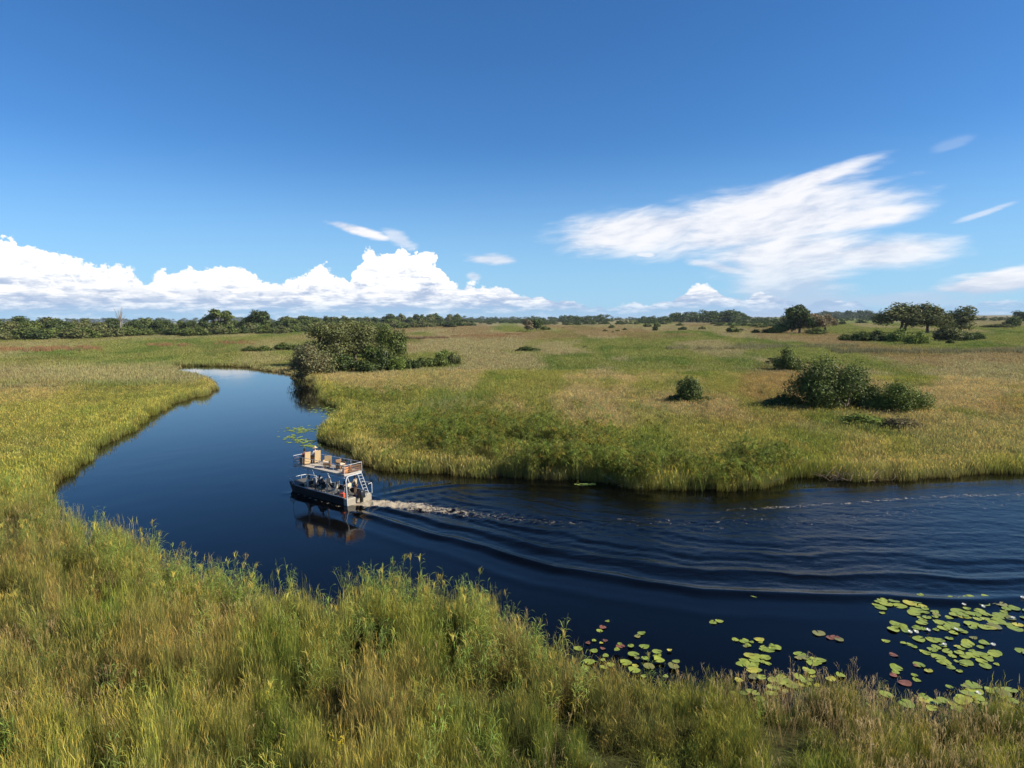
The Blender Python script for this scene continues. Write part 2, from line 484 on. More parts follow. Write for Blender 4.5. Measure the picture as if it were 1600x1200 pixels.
# churned water thrown along both sides of the hull
rel_ = Q - BOAT_AT
bx_, by_ = rel_ @ BOAT_DIR, rel_ @ np.array([-BOAT_DIR[1], BOAT_DIR[0]])
side = np.exp(-((np.abs(by_) - BOAT_W / 2 - 0.18 - 0.03 * (BOAT_L - bx_)) / 0.20) ** 2) * sstep(bx_, -0.6, 0.3) * (1 - sstep(bx_, BOAT_L - 1.2, BOAT_L - 0.2))
WZ[zone] += side * 0.05
foam[zone] = np.maximum(foam[zone], side * 0.62)
edge_foam = np.exp(-((d_f + 4.2 + wob * 1.5) / 0.55) ** 2) * sstep(s_f, 20, 34) * 0.50         # line of froth under the far bank
edge2 = np.exp(-((d_t + wob * 5.0) / 2.6) ** 2) * sstep(s_t, 10, 24) * 0.33
foam[zone] = np.maximum(foam[zone], np.maximum(edge_foam, edge2))
WZ += (fbm(W2[:, 0] * 0.5, W2[:, 1] * 0.5, 95, 2) - 0.5) * 0.010
nr, na = len(rs), len(an)
ii = (np.arange(nr - 1)[:, None] * na + np.arange(na - 1)[None]).ravel()
wq = np.column_stack([ii, ii + 1, ii + na + 1, ii + na])[:, ::-1]
wsd = wet(W2)
keep = (wsd[wq] > -2.5).any(1)
wq = wq[keep]
used = np.unique(wq); remap = np.full(wn, -1); remap[used] = np.arange(len(used))
wme = mesh_np('river', np.column_stack([W2, WZ])[used], [remap[wq][:, ::-1]], {'chop': chop[used], 'foam': foam[used]})
wm, nt, b = material('river_water')
gp = nt.nodes.new('ShaderNodeNewGeometry')
sp = nt.nodes.new('ShaderNodeSeparateXYZ'); nt.links.new(gp.outputs['Position'], sp.inputs[0])
gx, gy = X(sp.outputs[0]), X(sp.outputs[1])
def attr(name, kind='GEOMETRY', out='Fac'):
    a = X.nt.nodes.new('ShaderNodeAttribute'); a.attribute_name = name; a.attribute_type = kind
    return X(a.outputs[out])
ch, fo = attr('chop'), attr('foam')
pv = vec(gx, gy, 0.0)
r1 = noise(vec(gx * 1.0, gy * 1.7, 0.0), 1.6, 4, 0.55)
r2 = noise(vec(gx * 1.0, gy * 1.6, 3.0), 5.5, 4, 0.6)
calm = smooth(noise(vec(gx * 0.05, gy * 0.03, 5.0), 1.0, 3, 0.5), 0.42, 0.62)
hgt = r1 * (calm * 0.0025 + ch * 0.020 + 0.0006) + r2 * (ch * 0.015 + calm * 0.0008 + 0.0003)
bp = nt.nodes.new('ShaderNodeBump'); bp.inputs['Strength'].default_value = 1.0; bp.inputs['Distance'].default_value = 1.0
nt.links.new(hgt.s, bp.inputs['Height'])
f1 = noise(pv, 2.3, 7, 0.68, 0.6); f2 = noise(pv, 7.5, 5, 0.65, 0.4)
ff = smooth(fo * 1.25 + (f1 - 0.5) * 2.1 + (f2 - 0.5) * 1.7, 0.66, 1.0)
ff = ff * smooth(fo, 0.03, 0.2)
b.inputs['Base Color'].default_value = (0.0012, 0.0011, 0.0010, 1)
b.inputs['Roughness'].default_value = 0.035
b.inputs['IOR'].default_value = 1.333; b.inputs['Specular IOR Level'].default_value = 0.30
nt.links.new(bp.outputs[0], b.inputs['Normal'])
fd = nt.nodes.new('ShaderNodeBsdfDiffuse')
nt.links.new(mixc(f2, (0.17, 0.12, 0.07), (0.58, 0.50, 0.38)).s, fd.inputs[0])
bp2 = nt.nodes.new('ShaderNodeBump'); bp2.inputs['Strength'].default_value = 1.0; bp2.inputs['Distance'].default_value = 0.15
nt.links.new(f1.s, bp2.inputs['Height']); nt.links.new(bp2.outputs[0], fd.inputs['Normal'])
ms = nt.nodes.new('ShaderNodeMixShader')
nt.links.new(ff.s, ms.inputs[0]); nt.links.new(b.outputs[0], ms.inputs[1]); nt.links.new(fd.outputs[0], ms.inputs[2])
nt.links.new(ms.outputs[0], nt.nodes['Material Output'].inputs[0])
river = tag(link('river', wme, wm), 'dark still river with a curving boat wake', None, None, 'structure')
c_ = POND.mean(0)
pv_ = np.vstack([np.column_stack([c_ + (POND - c_) * 1.3, np.zeros(len(POND))])])
pme = mesh_np('pond', pv_, [np.arange(len(POND))[None]], {'chop': np.full(len(POND), 0.3), 'foam': np.zeros(len(POND))})
tag(link('pond', pme, wm), 'small far pool of pale water on the plain', None, None, 'structure')

# ------------------------------------------------------------------ plants: materials and tuft meshes
def leaf_material(name, gain=(1.1, 1.1, 1.1), trans=0.40, inst=True, rough=0.55):
    m, nt, b = material(name)
    own = attr('shade', 'GEOMETRY', 'Color')
    c = mulc(own, attr('tint', 'INSTANCER', 'Color')) if inst else own
    n = nt.nodes.new('ShaderNodeMix'); n.data_type = 'RGBA'; n.blend_type = 'MULTIPLY'; n.inputs[0].default_value = 1.0
    nt.links.new(c.s, n.inputs[6]); n.inputs[7].default_value = (*gain, 1)
    c = X(n.outputs[2])
    d = nt.nodes.new('ShaderNodeBsdfDiffuse'); nt.links.new(c.s, d.inputs[0])
    t = nt.nodes.new('ShaderNodeBsdfTranslucent'); nt.links.new(c.s, t.inputs[0])
    g = nt.nodes.new('ShaderNodeBsdfGlossy'); g.inputs['Roughness'].default_value = rough; g.inputs[0].default_value = (0.8, 0.8, 0.75, 1)
    m1 = nt.nodes.new('ShaderNodeMixShader'); m1.inputs[0].default_value = trans
    nt.links.new(d.outputs[0], m1.inputs[1]); nt.links.new(t.outputs[0], m1.inputs[2])
    m2 = nt.nodes.new('ShaderNodeMixShader'); m2.inputs[0].default_value = 0.025
    nt.links.new(m1.outputs[0], m2.inputs[1]); nt.links.new(g.outputs[0], m2.inputs[2])
    nt.links.new(m2.outputs[0], nt.nodes['Material Output'].inputs[0])
    return m
M_GRASS = leaf_material('grass_blades')

class Strips:
    """collects bent tapering strips (blades, stalks, leaves) into one mesh"""
    def __init__(s): s.V, s.F, s.C, s.n = [], [], [], 0
    def add(s, pts, width, col0, col1, side=None):
        pts = np.asarray(pts, float); k = len(pts)
        t = pts[-1] - pts[0]
        if side is None:
            a = s.rng.uniform(0, 2 * math.pi); side = np.array([math.cos(a), math.sin(a), 0])
        w = np.asarray(width, float)[:, None] * side[None] * 0.5
        V = np.empty((2 * k, 3)); V[0::2] = pts - w; V[1::2] = pts + w
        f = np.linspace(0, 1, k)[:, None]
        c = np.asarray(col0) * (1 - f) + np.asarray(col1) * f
        i = s.n + 2 * np.arange(k - 1)
        s.F.append(np.column_stack([i, i + 1, i + 3, i + 2])); s.V.append(V); s.C.append(np.repeat(c, 2, 0)); s.n += 2 * k
    def mesh(s, name):
        return mesh_np(name, np.vstack(s.V), [np.vstack(s.F)], {'shade': np.vstack(s.C)})

def blade(S, base, h, lean, ang, w, c0, c1, seg=3, droop=0.5):
    f = np.linspace(0, 1, seg + 1)
    d = np.array([math.cos(ang), math.sin(ang)])
    off = lean * h * (f ** 1.8)
    z = h * (f - droop * lean * f ** 2.5)
    p = np.column_stack([base[0] + d[0] * off, base[1] + d[1] * off, base[2] + z])
    S.add(p, w * np.array([1.0] * seg + [0.15]) * np.linspace(1.0, 0.8, seg + 1), c0, c1)

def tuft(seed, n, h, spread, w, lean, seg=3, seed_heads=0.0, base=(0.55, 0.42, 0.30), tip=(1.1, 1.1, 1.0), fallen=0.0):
    S = Strips(); S.rng = r = np.random.default_rng(seed)
    for k in range(n):
        rad = spread * math.sqrt(r.random()); a = r.uniform(0, 6.283)
        b = np.array([rad * math.cos(a), rad * math.sin(a), -0.05])
        hh = h * r.uniform(0.45, 1.0)
        v = r.uniform(0.75, 1.25)
        warm = r.random()
        t = np.array(tip) * v * (np.array([1.22, 1.06, 1.0]) if warm > 0.8 else np.array([1, 1, 1]))
        ln = r.uniform(0.05, lean) if r.random() > fallen else r.uniform(0.7, 1.1)
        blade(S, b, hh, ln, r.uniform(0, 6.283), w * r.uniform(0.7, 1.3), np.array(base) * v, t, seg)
        if r.random() < seed_heads:
            q = b + np.array([r.normal(0, 0.05), r.normal(0, 0.05), hh * 0.92])
            S.add([q, q + [r.normal(0, .03), r.normal(0, .03), 0.12], q + [r.normal(0, .06), r.normal(0, .06), 0.26]], [w * .6, w * 2.2, w * .4], (1.7, 1.25, .9), (1.8, 1.4, 1.0))
    return S.mesh('grass_tuft')

def reed(seed, n, h, spread, leaf=0.42, lw=0.016):
    """tall cane with long arching leaves up the stem"""
    S = Strips(); S.rng = r = np.random.default_rng(seed)
    for k in range(n):
        a = r.uniform(0, 6.283); rad = spread * math.sqrt(r.random())
        hh = h * r.uniform(0.65, 1.05); la = r.uniform(0, 6.283); ln = r.uniform(0.02, 0.16)
        f = np.linspace(0, 1, 6)
        x0, y0 = rad * math.cos(a), rad * math.sin(a)
        st = np.column_stack([x0 + math.cos(la) * ln * hh * f ** 1.7, y0 + math.sin(la) * ln * hh * f ** 1.7, -0.1 + hh * f])
        v = r.uniform(0.8, 1.2)
        for q in (0, 1.57):
            S.add(st, np.linspace(0.020, 0.006, 6), np.array([1.25, 0.86, 0.62]) * v, np.array([0.95, 1.02, 0.9]) * v, side=np.array([math.cos(q), math.sin(q), 0]))
        nl = int(r.integers(7, 12))
        for j in range(nl):
            t = 0.30 + 0.70 * (j + r.random()) / nl
            p = np.array([np.interp(t, f, st[:, i]) for i in range(3)])
            aa = r.uniform(0, 6.283); L = leaf * r.uniform(0.6, 1.15) * (1.15 - 0.45 * t)
            up = r.uniform(0.9, 1.7); g = np.linspace(0, 1, 5)
            d = np.array([math.cos(aa), math.sin(aa)])
            pts = np.column_stack([p[0] + d[0] * L * g, p[1] + d[1] * L * g, p[2] + L * (up * g - (up * 0.55 + 0.35) * g ** 2.2)])
            dead = t < 0.5 and r.random() < 0.75
            c = np.array([1.5, 1.05, 0.75]) if dead else np.array([0.95, 1.08, 0.85]) * r.uniform(0.8, 1.25)
            S.add(pts, lw * np.array([0.5, 1.0, 0.9, 0.55, 0.08]), c * 0.9, c * 1.1, side=np.array([-d[1], d[0], 0.25]))
        if r.random() < 0.25:
            p = st[-1]
            for j in range(7):
                S.add([p + [0, 0, -0.1], p + [r.normal(0, .05), r.normal(0, .05), 0.12], p + [r.normal(0, .10), r.normal(0, .10), 0.22]], [.006, .022, .004], (1.7, 1.15, .9), (1.9, 1.4, 1.1))
    return S.mesh('reed_clump')

def papyrus(seed, n, h, spread):
    """stalks carrying mop heads of fine rays"""
    S = Strips(); S.rng = r = np.random.default_rng(seed)
    for k in range(n):
        a = r.uniform(0, 6.283); rad = spread * math.sqrt(r.random())
        hh = h * r.uniform(0.55, 1.05); la = r.uniform(0, 6.283); ln = r.uniform(0.05, 0.35)
        f = np.linspace(0, 1, 4)
        st = np.column_stack([rad * math.cos(a) + math.cos(la) * ln * hh * f ** 1.6, rad * math.sin(a) + math.sin(la) * ln * hh * f ** 1.6, -0.1 + hh * f])
        S.add(st, np.linspace(0.035, 0.018, 4), (0.75, 0.62, 0.35), (0.8, 0.95, 0.6))
        v = r.uniform(0.7, 1.3)
        dry = r.random() < 0.12
        for j in range(26):
            th = r.uniform(0, 6.283); ph = r.uniform(0.05, 1.75); L = r.uniform(0.28, 0.50)
            d = np.array([math.sin(ph) * math.cos(th), math.sin(ph) * math.sin(th), math.cos(ph)])
            p = st[-1]; g = np.linspace(0, 1, 3)[:, None]
            pts = p + d * L * g - np.array([0, 0, 0.20]) * g ** 2
            c = np.array([1.7, 1.2, 0.8]) if dry else np.array([1.0, 1.06, 0.8]) * v
            S.add(pts, [0.016, 0.034, 0.012], c * 0.8, c * 1.15)
    return S.mesh('papyrus_clump')

def scatter(name, label, P, sx, sz, tint, idx, meshes, mat, rot=None, tilt=0.10):
    """one object whose points each carry one plant (geometry nodes)"""
    n = len(P)
    me = bpy.data.meshes.new(name)
    me.vertices.add(n); me.vertices.foreach_set('co', np.asarray(P, np.float32).ravel())
    rz = RNG.uniform(0, 6.283, n) if rot is None else rot
    ro = np.column_stack([RNG.normal(0, tilt, n), RNG.normal(0, tilt, n), rz]).astype(np.float32)
    me.attributes.new('turn', 'FLOAT_VECTOR', 'POINT').data.foreach_set('vector', ro.ravel())
    me.attributes.new('size', 'FLOAT_VECTOR', 'POINT').data.foreach_set('vector', np.column_stack([sx, sx, sz]).astype(np.float32).ravel())
    me.attributes.new('pick', 'INT', 'POINT').data.foreach_set('value', np.asarray(idx, np.int32))
    me.attributes.new('tint', 'FLOAT_COLOR', 'POINT').data.foreach_set('color', np.column_stack([tint, np.ones(n)]).astype(np.float32).ravel())
    me.materials.append(mat)
    o = link(name, me)
    src = bpy.data.collections.new(name + '_plants')
    for k, q in enumerate(meshes):
        if not q.materials: q.materials.append(mat)
        src.objects.link(bpy.data.objects.new('%s_plant_%02d' % (name, k), q))
    ng = bpy.data.node_groups.new(name + '_scatter', 'GeometryNodeTree')
    ng.interface.new_socket('Geometry', in_out='INPUT', socket_type='NodeSocketGeometry')
    ng.interface.new_socket('Geometry', in_out='OUTPUT', socket_type='NodeSocketGeometry')
    N = ng.nodes; L = ng.links
    gi, go = N.new('NodeGroupInput'), N.new('NodeGroupOutput')
    ip = N.new('GeometryNodeInstanceOnPoints'); ci = N.new('GeometryNodeCollectionInfo')
    ci.inputs['Collection'].default_value = src; ci.inputs['Separate Children'].default_value = True; ci.inputs['Reset Children'].default_value = True
    def na_(nm, ty):
        q = N.new('GeometryNodeInputNamedAttribute'); q.data_type = ty; q.inputs['Name'].default_value = nm
        return q.outputs['Attribute']
    er = N.new('FunctionNodeEulerToRotation')
    L.new(na_('turn', 'FLOAT_VECTOR'), er.inputs[0]); L.new(er.outputs[0], ip.inputs['Rotation'])
    L.new(na_('size', 'FLOAT_VECTOR'), ip.inputs['Scale']); L.new(na_('pick', 'INT'), ip.inputs['Instance Index'])
    ip.inputs['Pick Instance'].default_value = True
    L.new(gi.outputs[0], ip.inputs['Points']); L.new(ci.outputs[0], ip.inputs['Instance']); L.new(ip.outputs[0], go.inputs[0])
    md = o.modifiers.new('plants', 'NODES'); md.node_group = ng
    return tag(o, label, None, None, 'stuff')

def sow(r0, r1, dens, a0=-43, a1=43):
    """random points in a ring sector, dens(r) per square metre"""
    out = []
    edges = np.geomspace(r0, r1, 14)
    for p, q in zip(edges[:-1], edges[1:]):
        area = (q * q - p * p) * math.radians(a1 - a0) / 2
        n = int(area * dens((p + q) / 2))
        r = np.sqrt(RNG.uniform(p * p, q * q, n)); a = np.radians(RNG.uniform(a0, a1, n))
        out.append(np.column_stack([r * np.sin(a), r * np.cos(a)]))
    return np.vstack(out)

def on_ground(P): return np.column_stack([P, np.maximum(ground_z(P), -0.30)])
def jitter(c, amt=0.14):
    n = len(c)
    return np.clip(c * (1 + RNG.normal(0, amt, (n, 1))) * (1 + RNG.normal(0, amt * 0.35, (n, 3))), 0.01, 0.6)

# ---- near bank: knee to chest high grass, canes at the water's edge
P = sow(15, 62, lambda r: 15.0 if r < 34 else 10.0, -47, 47)
w = wet(P)
px, py = project(np.column_stack([P, np.full(len(P), 0.6)]))
nearside = (py > 745 - (px < 330) * 60) & ((px < 930) | (py > 960))
bare = fbm(P[:, 0] * 0.16, P[:, 1] * 0.16, 140, 3)
hole = (bare < 0.385) | ((bare < 0.47) & (px < 470) & (py > 940)) | ((np.abs(px - 1195 + (py - 1150) * -0.45) < 14) & (py > 1105)) | ((np.abs(px - 860 - (1200 - py) * 0.3) < 16) & (py > 1090))
tus = fbm(P[:, 0] * 0.75, P[:, 1] * 0.75, 145, 2)
k = nearside & (w < 0.15) & (RNG.random(len(P)) < 0.12 + 0.95 * sstep(tus, 0.36, 0.56)) & (~hole | (RNG.random(len(P)) < 0.05))
P, w, px, py = P[k], w[k], px[k], py[k]
n = len(P)
hm = fbm(P[:, 0] * 0.12, P[:, 1] * 0.12, 150, 3)
lowgrass = sstep(px, 840, 960)
tus = fbm(P[:, 0] * 0.75, P[:, 1] * 0.75, 145, 2)
h = (0.25 + 1.25 * hm + 0.75 * sstep(tus, 0.4, 0.7)) * (1 - 0.36 * lowgrass)
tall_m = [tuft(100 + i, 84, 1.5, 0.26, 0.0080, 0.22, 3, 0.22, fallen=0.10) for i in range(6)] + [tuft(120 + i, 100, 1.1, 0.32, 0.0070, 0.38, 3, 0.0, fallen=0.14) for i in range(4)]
t = meadow(P)
lush = sstep(fbm(P[:, 0] * 0.3, P[:, 1] * 0.3, 160, 3), 0.5, 0.7)[:, None]
t = t * (1 - lush * 0.5) + GREEN * 1.1 * lush * 0.5
lg = lowgrass[:, None] * 0.45
t = t * (1 - lg) + np.array([0.165, 0.205, 0.040]) * lg
brown = sstep(fbm(P[:, 0] * 0.22, P[:, 1] * 0.22, 165, 3), 0.52, 0.66)[:, None] * 0.36
t = (t * (1 - brown) + np.array([0.27, 0.21, 0.10]) * brown) * 0.96
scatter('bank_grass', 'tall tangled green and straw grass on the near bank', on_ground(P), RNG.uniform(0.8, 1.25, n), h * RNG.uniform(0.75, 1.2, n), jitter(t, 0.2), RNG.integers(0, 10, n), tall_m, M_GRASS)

reeds = [reed(200 + i, 6, 2.55, 0.24) for i in range(8)]
P = sow(15, 75, lambda r: 4.2, -47, 40)
w = wet(P)
px, py = project(np.column_stack([P, np.full(len(P), 0.6)]))
clump = fbm(P[:, 0] * 0.28, P[:, 1] * 0.28, 170, 3)
fringe = np.exp(-((w + 1.6) / 1.8) ** 2)
prob = np.where((px < 905) & (py > 770), fringe * sstep(clump, 0.42, 0.58) * 0.75 + 0.08 * sstep(clump, 0.50, 0.65), 0.0)
prob = prob * np.where(px > 760, 0.45, 1.0)
prob = np.where((px >= 905) & (py > 1000), 0.05 * fringe + 0.012, prob)
prob = np.where((px < 905) & (py > 1000), prob + 0.03, prob)
k = (w < 0.5) & (RNG.random(len(P)) < prob)
P, w, px = P[k], w[k], px[k]; n = len(P)
sz = RNG.uniform(0.78, 1.28, n) * np.where(px > 905, 0.60, 1.0)
t = jitter(np.repeat(np.array([[0.270, 0.300, 0.075]]), n, 0), 0.16)
scatter('reed_bed', 'tall leafy green canes standing along the near water edge', on_ground(P), sz * 1.05, sz, t, RNG.integers(0, 8, n), reeds, M_GRASS)

# ---- thin dry flowering stems standing out of the near grass
stem_m = []
for i in range(4):
    S = Strips(); S.rng = r_ = np.random.default_rng(230 + i)
    for k in range(9):
        b0 = np.array([r_.normal(0, .22), r_.normal(0, .22), -0.05]); hh = r_.uniform(1.1, 1.9); aa = r_.uniform(0, 6.283); ln = r_.uniform(0.03, 0.3)
        f_ = np.linspace(0, 1, 4); pp = b0 + np.column_stack([np.cos(aa) * ln * hh * f_ ** 1.6, np.sin(aa) * ln * hh * f_ ** 1.6, hh * f_])
        S.add(pp, [.009, .008, .006, .004], (0.40, 0.25, 0.14), (0.48, 0.36, 0.20))
        for j in range(4):
            e = pp[-1] + r_.normal(0, [.05, .05, .04]); S.add([pp[-1] - [0, 0, .1 * j], (pp[-1] - [0, 0, .1 * j] + e) / 2 + [0, 0, .03], e], [.004, .014, .004], (0.46, 0.32, 0.17), (0.52, 0.40, 0.24))
    stem_m.append(S.mesh('stem_clump'))
P = sow(15, 64, lambda r: 3.2, -47, 47)
w = wet(P); px, py = project(np.column_stack([P, np.full(len(P), 0.6)]))
k = (w < 0.1) & (py > 745 - (px < 330) * 60) & ((px < 930) | (py > 960)) & (RNG.random(len(P)) < sstep(fbm(P[:, 0] * 0.2, P[:, 1] * 0.2, 240, 3), 0.42, 0.62) * 0.8 + 0.06)
P = P[k]; n = len(P)
scatter('dry_stems', 'thin straw-brown flowering stems standing out of the near grass', on_ground(P), np.ones(n), RNG.uniform(0.6, 1.1, n), RNG.uniform(0.75, 1.2, (n, 1)) * np.array([[1.12, 1.10, 0.85]]), RNG.integers(0, 4, n), stem_m, M_GRASS)

# ---- banks across the water and up the left side
P = sow(38, 175, lambda r: 5.0 if r < 90 else 2.6)
w = wet(P)
px, py = project(np.column_stack([P, np.full(len(P), 0.6)]))
farside = ~((py > 745 - (px < 330) * 60) & ((px < 930) | (py > 960)) & (np.hypot(P[:, 0], P[:, 1]) < 61))
k = farside & (w < 0.1)
P, w, px, py = P[k], w[k], px[k], py[k]; n = len(P)
r = np.hypot(P[:, 0], P[:, 1])
mid_m = [tuft(300 + i, 44, 1.05, 0.55, 0.026, 0.42, 2, 0.10) for i in range(8)]
rim = np.exp(-((w + 1.0) / 1.6) ** 2)
hm = fbm(P[:, 0] * 0.10, P[:, 1] * 0.10, 180, 3)
h = 0.55 + 0.75 * hm + 0.45 * rim
t = meadow(P)
gl = (rim * 0.5)[:, None]
t = t * (1 - gl) + np.array([0.260, 0.280, 0.07]) * gl
leftb = (sstep(-px, -620, -300) * sstep(py, 590, 640))[:, None] * 0.5
t = t * (1 - leftb) + np.array([0.290, 0.315, 0.065]) * leftb
scatter('meadow_grass', 'green and straw meadow grass on both river banks', on_ground(P), RNG.uniform(0.9, 1.4, n), h * RNG.uniform(0.75, 1.25, n), jitter(t, 0.16), RNG.integers(0, 8, n), mid_m, M_GRASS)

# ---- open plain, tufts grow larger apart with distance
P = sow(165, 1300, lambda r: 0.75 * min(1.0, (230.0 / r) ** 1.55))
w = wet(P)
k = w < -0.3
P = P[k]; n = len(P)
r = np.hypot(P[:, 0], P[:, 1])
far_m = [tuft(400 + i, 34, 1.0, 1.0, 0.075, 0.5, 2, 0.0) for i in range(6)]
s = 1.0 + r / 420.0
px, py = project(np.column_stack([P, np.full(n, 0.5)]))
spit = (px < 400) & (py > 566) & (py < 606)
scatter('plain_grass', 'mixed straw and olive grass covering the open flood plain', on_ground(P), s * RNG.uniform(0.8, 1.3, n), (0.75 + 0.35 * RNG.random(n)) * (1 + r / 1500) * np.where(spit, 1.5, 1), jitter(meadow(P) * 1.02, 0.13), RNG.integers(0, 6, n), far_m, M_GRASS)

# ---- russet reed stands far out
tan_m = [tuft(500 + i, 60, 2.6, 1.6, 0.09, 0.2, 2, 0.0, base=(0.8, 0.7, 0.6), tip=(1.1, 1.0, 0.9)) for i in range(4)]
pts, tn = [], []
def stand(x0, x1, y, n, dy=3, c=(0.215, 0.135, 0.065)):
    for k in range(n):
        q = G(RNG.uniform(x0, x1), y + RNG.normal(0, dy * 0.5))
        pts.append(q); tn.append(np.array(c) * 1.35 * RNG.uniform(0.75, 1.25))
for a in ((0, 80, 549, 90), (80, 160, 547, 60), (230, 300, 541, 40), (330, 400, 538, 40), (625, 660, 531, 60, 1, (0.10, 0.06, 0.04)), (662, 700, 530, 36, 1, (0.12, 0.07, 0.045)), (700, 790, 527, 70, 1), (770, 815, 524, 45, 1),
          (640, 760, 528, 60, 2, (0.24, 0.19, 0.10)), (1040, 1200, 548, 60, 2, (0.17, 0.17, 0.09)), (1300, 1600, 553, 160, 3, (0.135, 0.14, 0.075)), (1150, 1340, 544, 90, 3, (0.14, 0.15, 0.075))): stand(*a)
pts = np.array(pts); n = len(pts)
pts[:, 2] = ground_z(pts[:, :2])
scatter('reed_stand', 'russet and grey-green reed stands in strips across the plain', pts, RNG.uniform(0.9, 1.4, n), RNG.uniform(0.7, 1.15, n), np.array(tn), RNG.integers(0, 4, n), tan_m, M_GRASS)

# ---- papyrus along the outer bend
pap = [papyrus(600 + i, 9, 2.3, 0.7) for i in range(6)]
P = sow(44, 125, lambda r: 2.4, -22, 32)
w = wet(P)
px, py = project(np.column_stack([P, np.full(len(P), 0.4)]))
g1 = sstep(-np.abs(px - 1030), -240, -150) * sstep(w, -7.5, -2.0)
g2 = np.exp(-(((px - 770) / 110) ** 2 + ((py - 690) / 26) ** 2)) * 1.0
g3 = np.exp(-(((px - 560) / 60) ** 2 + ((py - 606) / 16) ** 2)) * 1.0
g4 = np.exp(-(((px - 880) / 90) ** 2 + ((py - 705) / 26) ** 2)) * 0.9
cl = sstep(fbm(P[:, 0] * 0.25, P[:, 1] * 0.25, 190, 3), 0.30, 0.55)
k = (w < 0.4) & (py < 800) & (RNG.random(len(P)) < np.maximum.reduce([g1, g2, g3, g4]) * cl)
P, px = P[k], px[k]; n = len(P)
sz = RNG.uniform(0.8, 1.4, n)
t = jitter(np.repeat(np.array([[0.185, 0.200, 0.045]]), n, 0), 0.16)
scatter('papyrus_bank', 'mop-headed papyrus overhanging the outer bank of the bend', on_ground(P), sz * 1.1, sz, t, RNG.integers(0, 6, n), pap, M_GRASS)

# ---- silvery cane thicket inland of the bend
P = np.vstack([G(RNG.normal(705, 28), RNG.normal(648, 7))[:2] for _ in range(150)] + [G(RNG.normal(985, 70), RNG.normal(648, 7))[:2] for _ in range(120)])
n = len(P)
t = jitter(np.repeat(np.array([[0.27, 0.29, 0.12]]), n, 0), 0.14)
scatter('cane_thicket', 'silvery green cane thicket set back from the bend', on_ground(P), RNG.uniform(0.8, 1.1, n), np.r_[RNG.uniform(0.75, 1.05, 150), RNG.uniform(0.45, 0.75, 120)], t, RNG.integers(0, 8, n), reeds, M_GRASS)

# ---- dry fallen stalks at the water under the papyrus
S = Strips(); S.rng = np.random.default_rng(5)
for k in range(420):
    c = S.rng.choice([1010, 1040, 1090, 1130, 1160, 1320])
    p = G(c + S.rng.normal(0, 26), 760 if c < 1250 else 752)
    p[1] += S.rng.normal(0.4, 0.5); a = S.rng.uniform(0, 6.283); L = S.rng.uniform(0.5, 1.7); up = S.rng.uniform(-0.02, 0.75)
    p[2] = 0.03 + abs(S.rng.normal(0, 0.18))
    q = p + np.array([math.cos(a) * L, math.sin(a) * L * 0.6, up * L])
    for sd in ((0, 0, 1.0), (math.sin(a), -math.cos(a), 0)):
        S.add([p, (p + q) / 2 + [0, 0, 0.06], q], [0.045, 0.04, 0.02], (0.34, 0.24, 0.15), (0.42, 0.31, 0.19), side=np.array(sd))
o = link('fallen_stalks', S.mesh('fallen_stalks'), leaf_material('dry_stalks', inst=False, trans=0.1))
tag(o, 'dry pale fallen stalks tangled at the foot of the papyrus', None, None, 'stuff')
# ---- yellow flowering stems in the near grass
S = Strips(); S.rng = np.random.default_rng(6)
for cx, cy, m_ in ((534, 1172, 26), (556, 1190, 12), (500, 1150, 8), (20, 985, 10), (80, 575, 14)):
    for k in range(m_):
        p = G(cx + S.rng.normal(0, 8), cy + S.rng.normal(0, 10), 0.9)
        for j in range(7):
            q = p + S.rng.normal(0, [.03, .03, .14]); e = q + S.rng.normal(0, .035, 3)
            S.add([q, (q + e) / 2 + [0, 0, .012], e], [.02, .045, .02], (0.62, 0.47, 0.03), (0.70, 0.55, 0.05))
        S.add([p - [0, 0, 0.95], p - [0, 0, 0.4], p + [0, 0, 0.15]], [.012, .012, .006], (0.10, 0.13, 0.03), (0.16, 0.18, 0.04))
o = link('yellow_flowers', S.mesh('yellow_flowers'), leaf_material('yellow_petals', inst=False, trans=0.3))
tag(o, 'small yellow flower spikes among the near grass', None, None, 'stuff')

# ------------------------------------------------------------------ trees and shrubs
def leafmat(name):
    return leaf_material(name, inst=False, trans=0.22, rough=0.5)
M_LEAF = leafmat('tree_leaves')
M_BARK = plain('bark', (0.16, 0.125, 0.09), 0.9, var=0.4, scale=3, spec=0.1)
M_PALE = plain('bleached_wood', (0.24, 0.215, 0.18), 0.9, var=0.25, scale=3, spec=0.1)

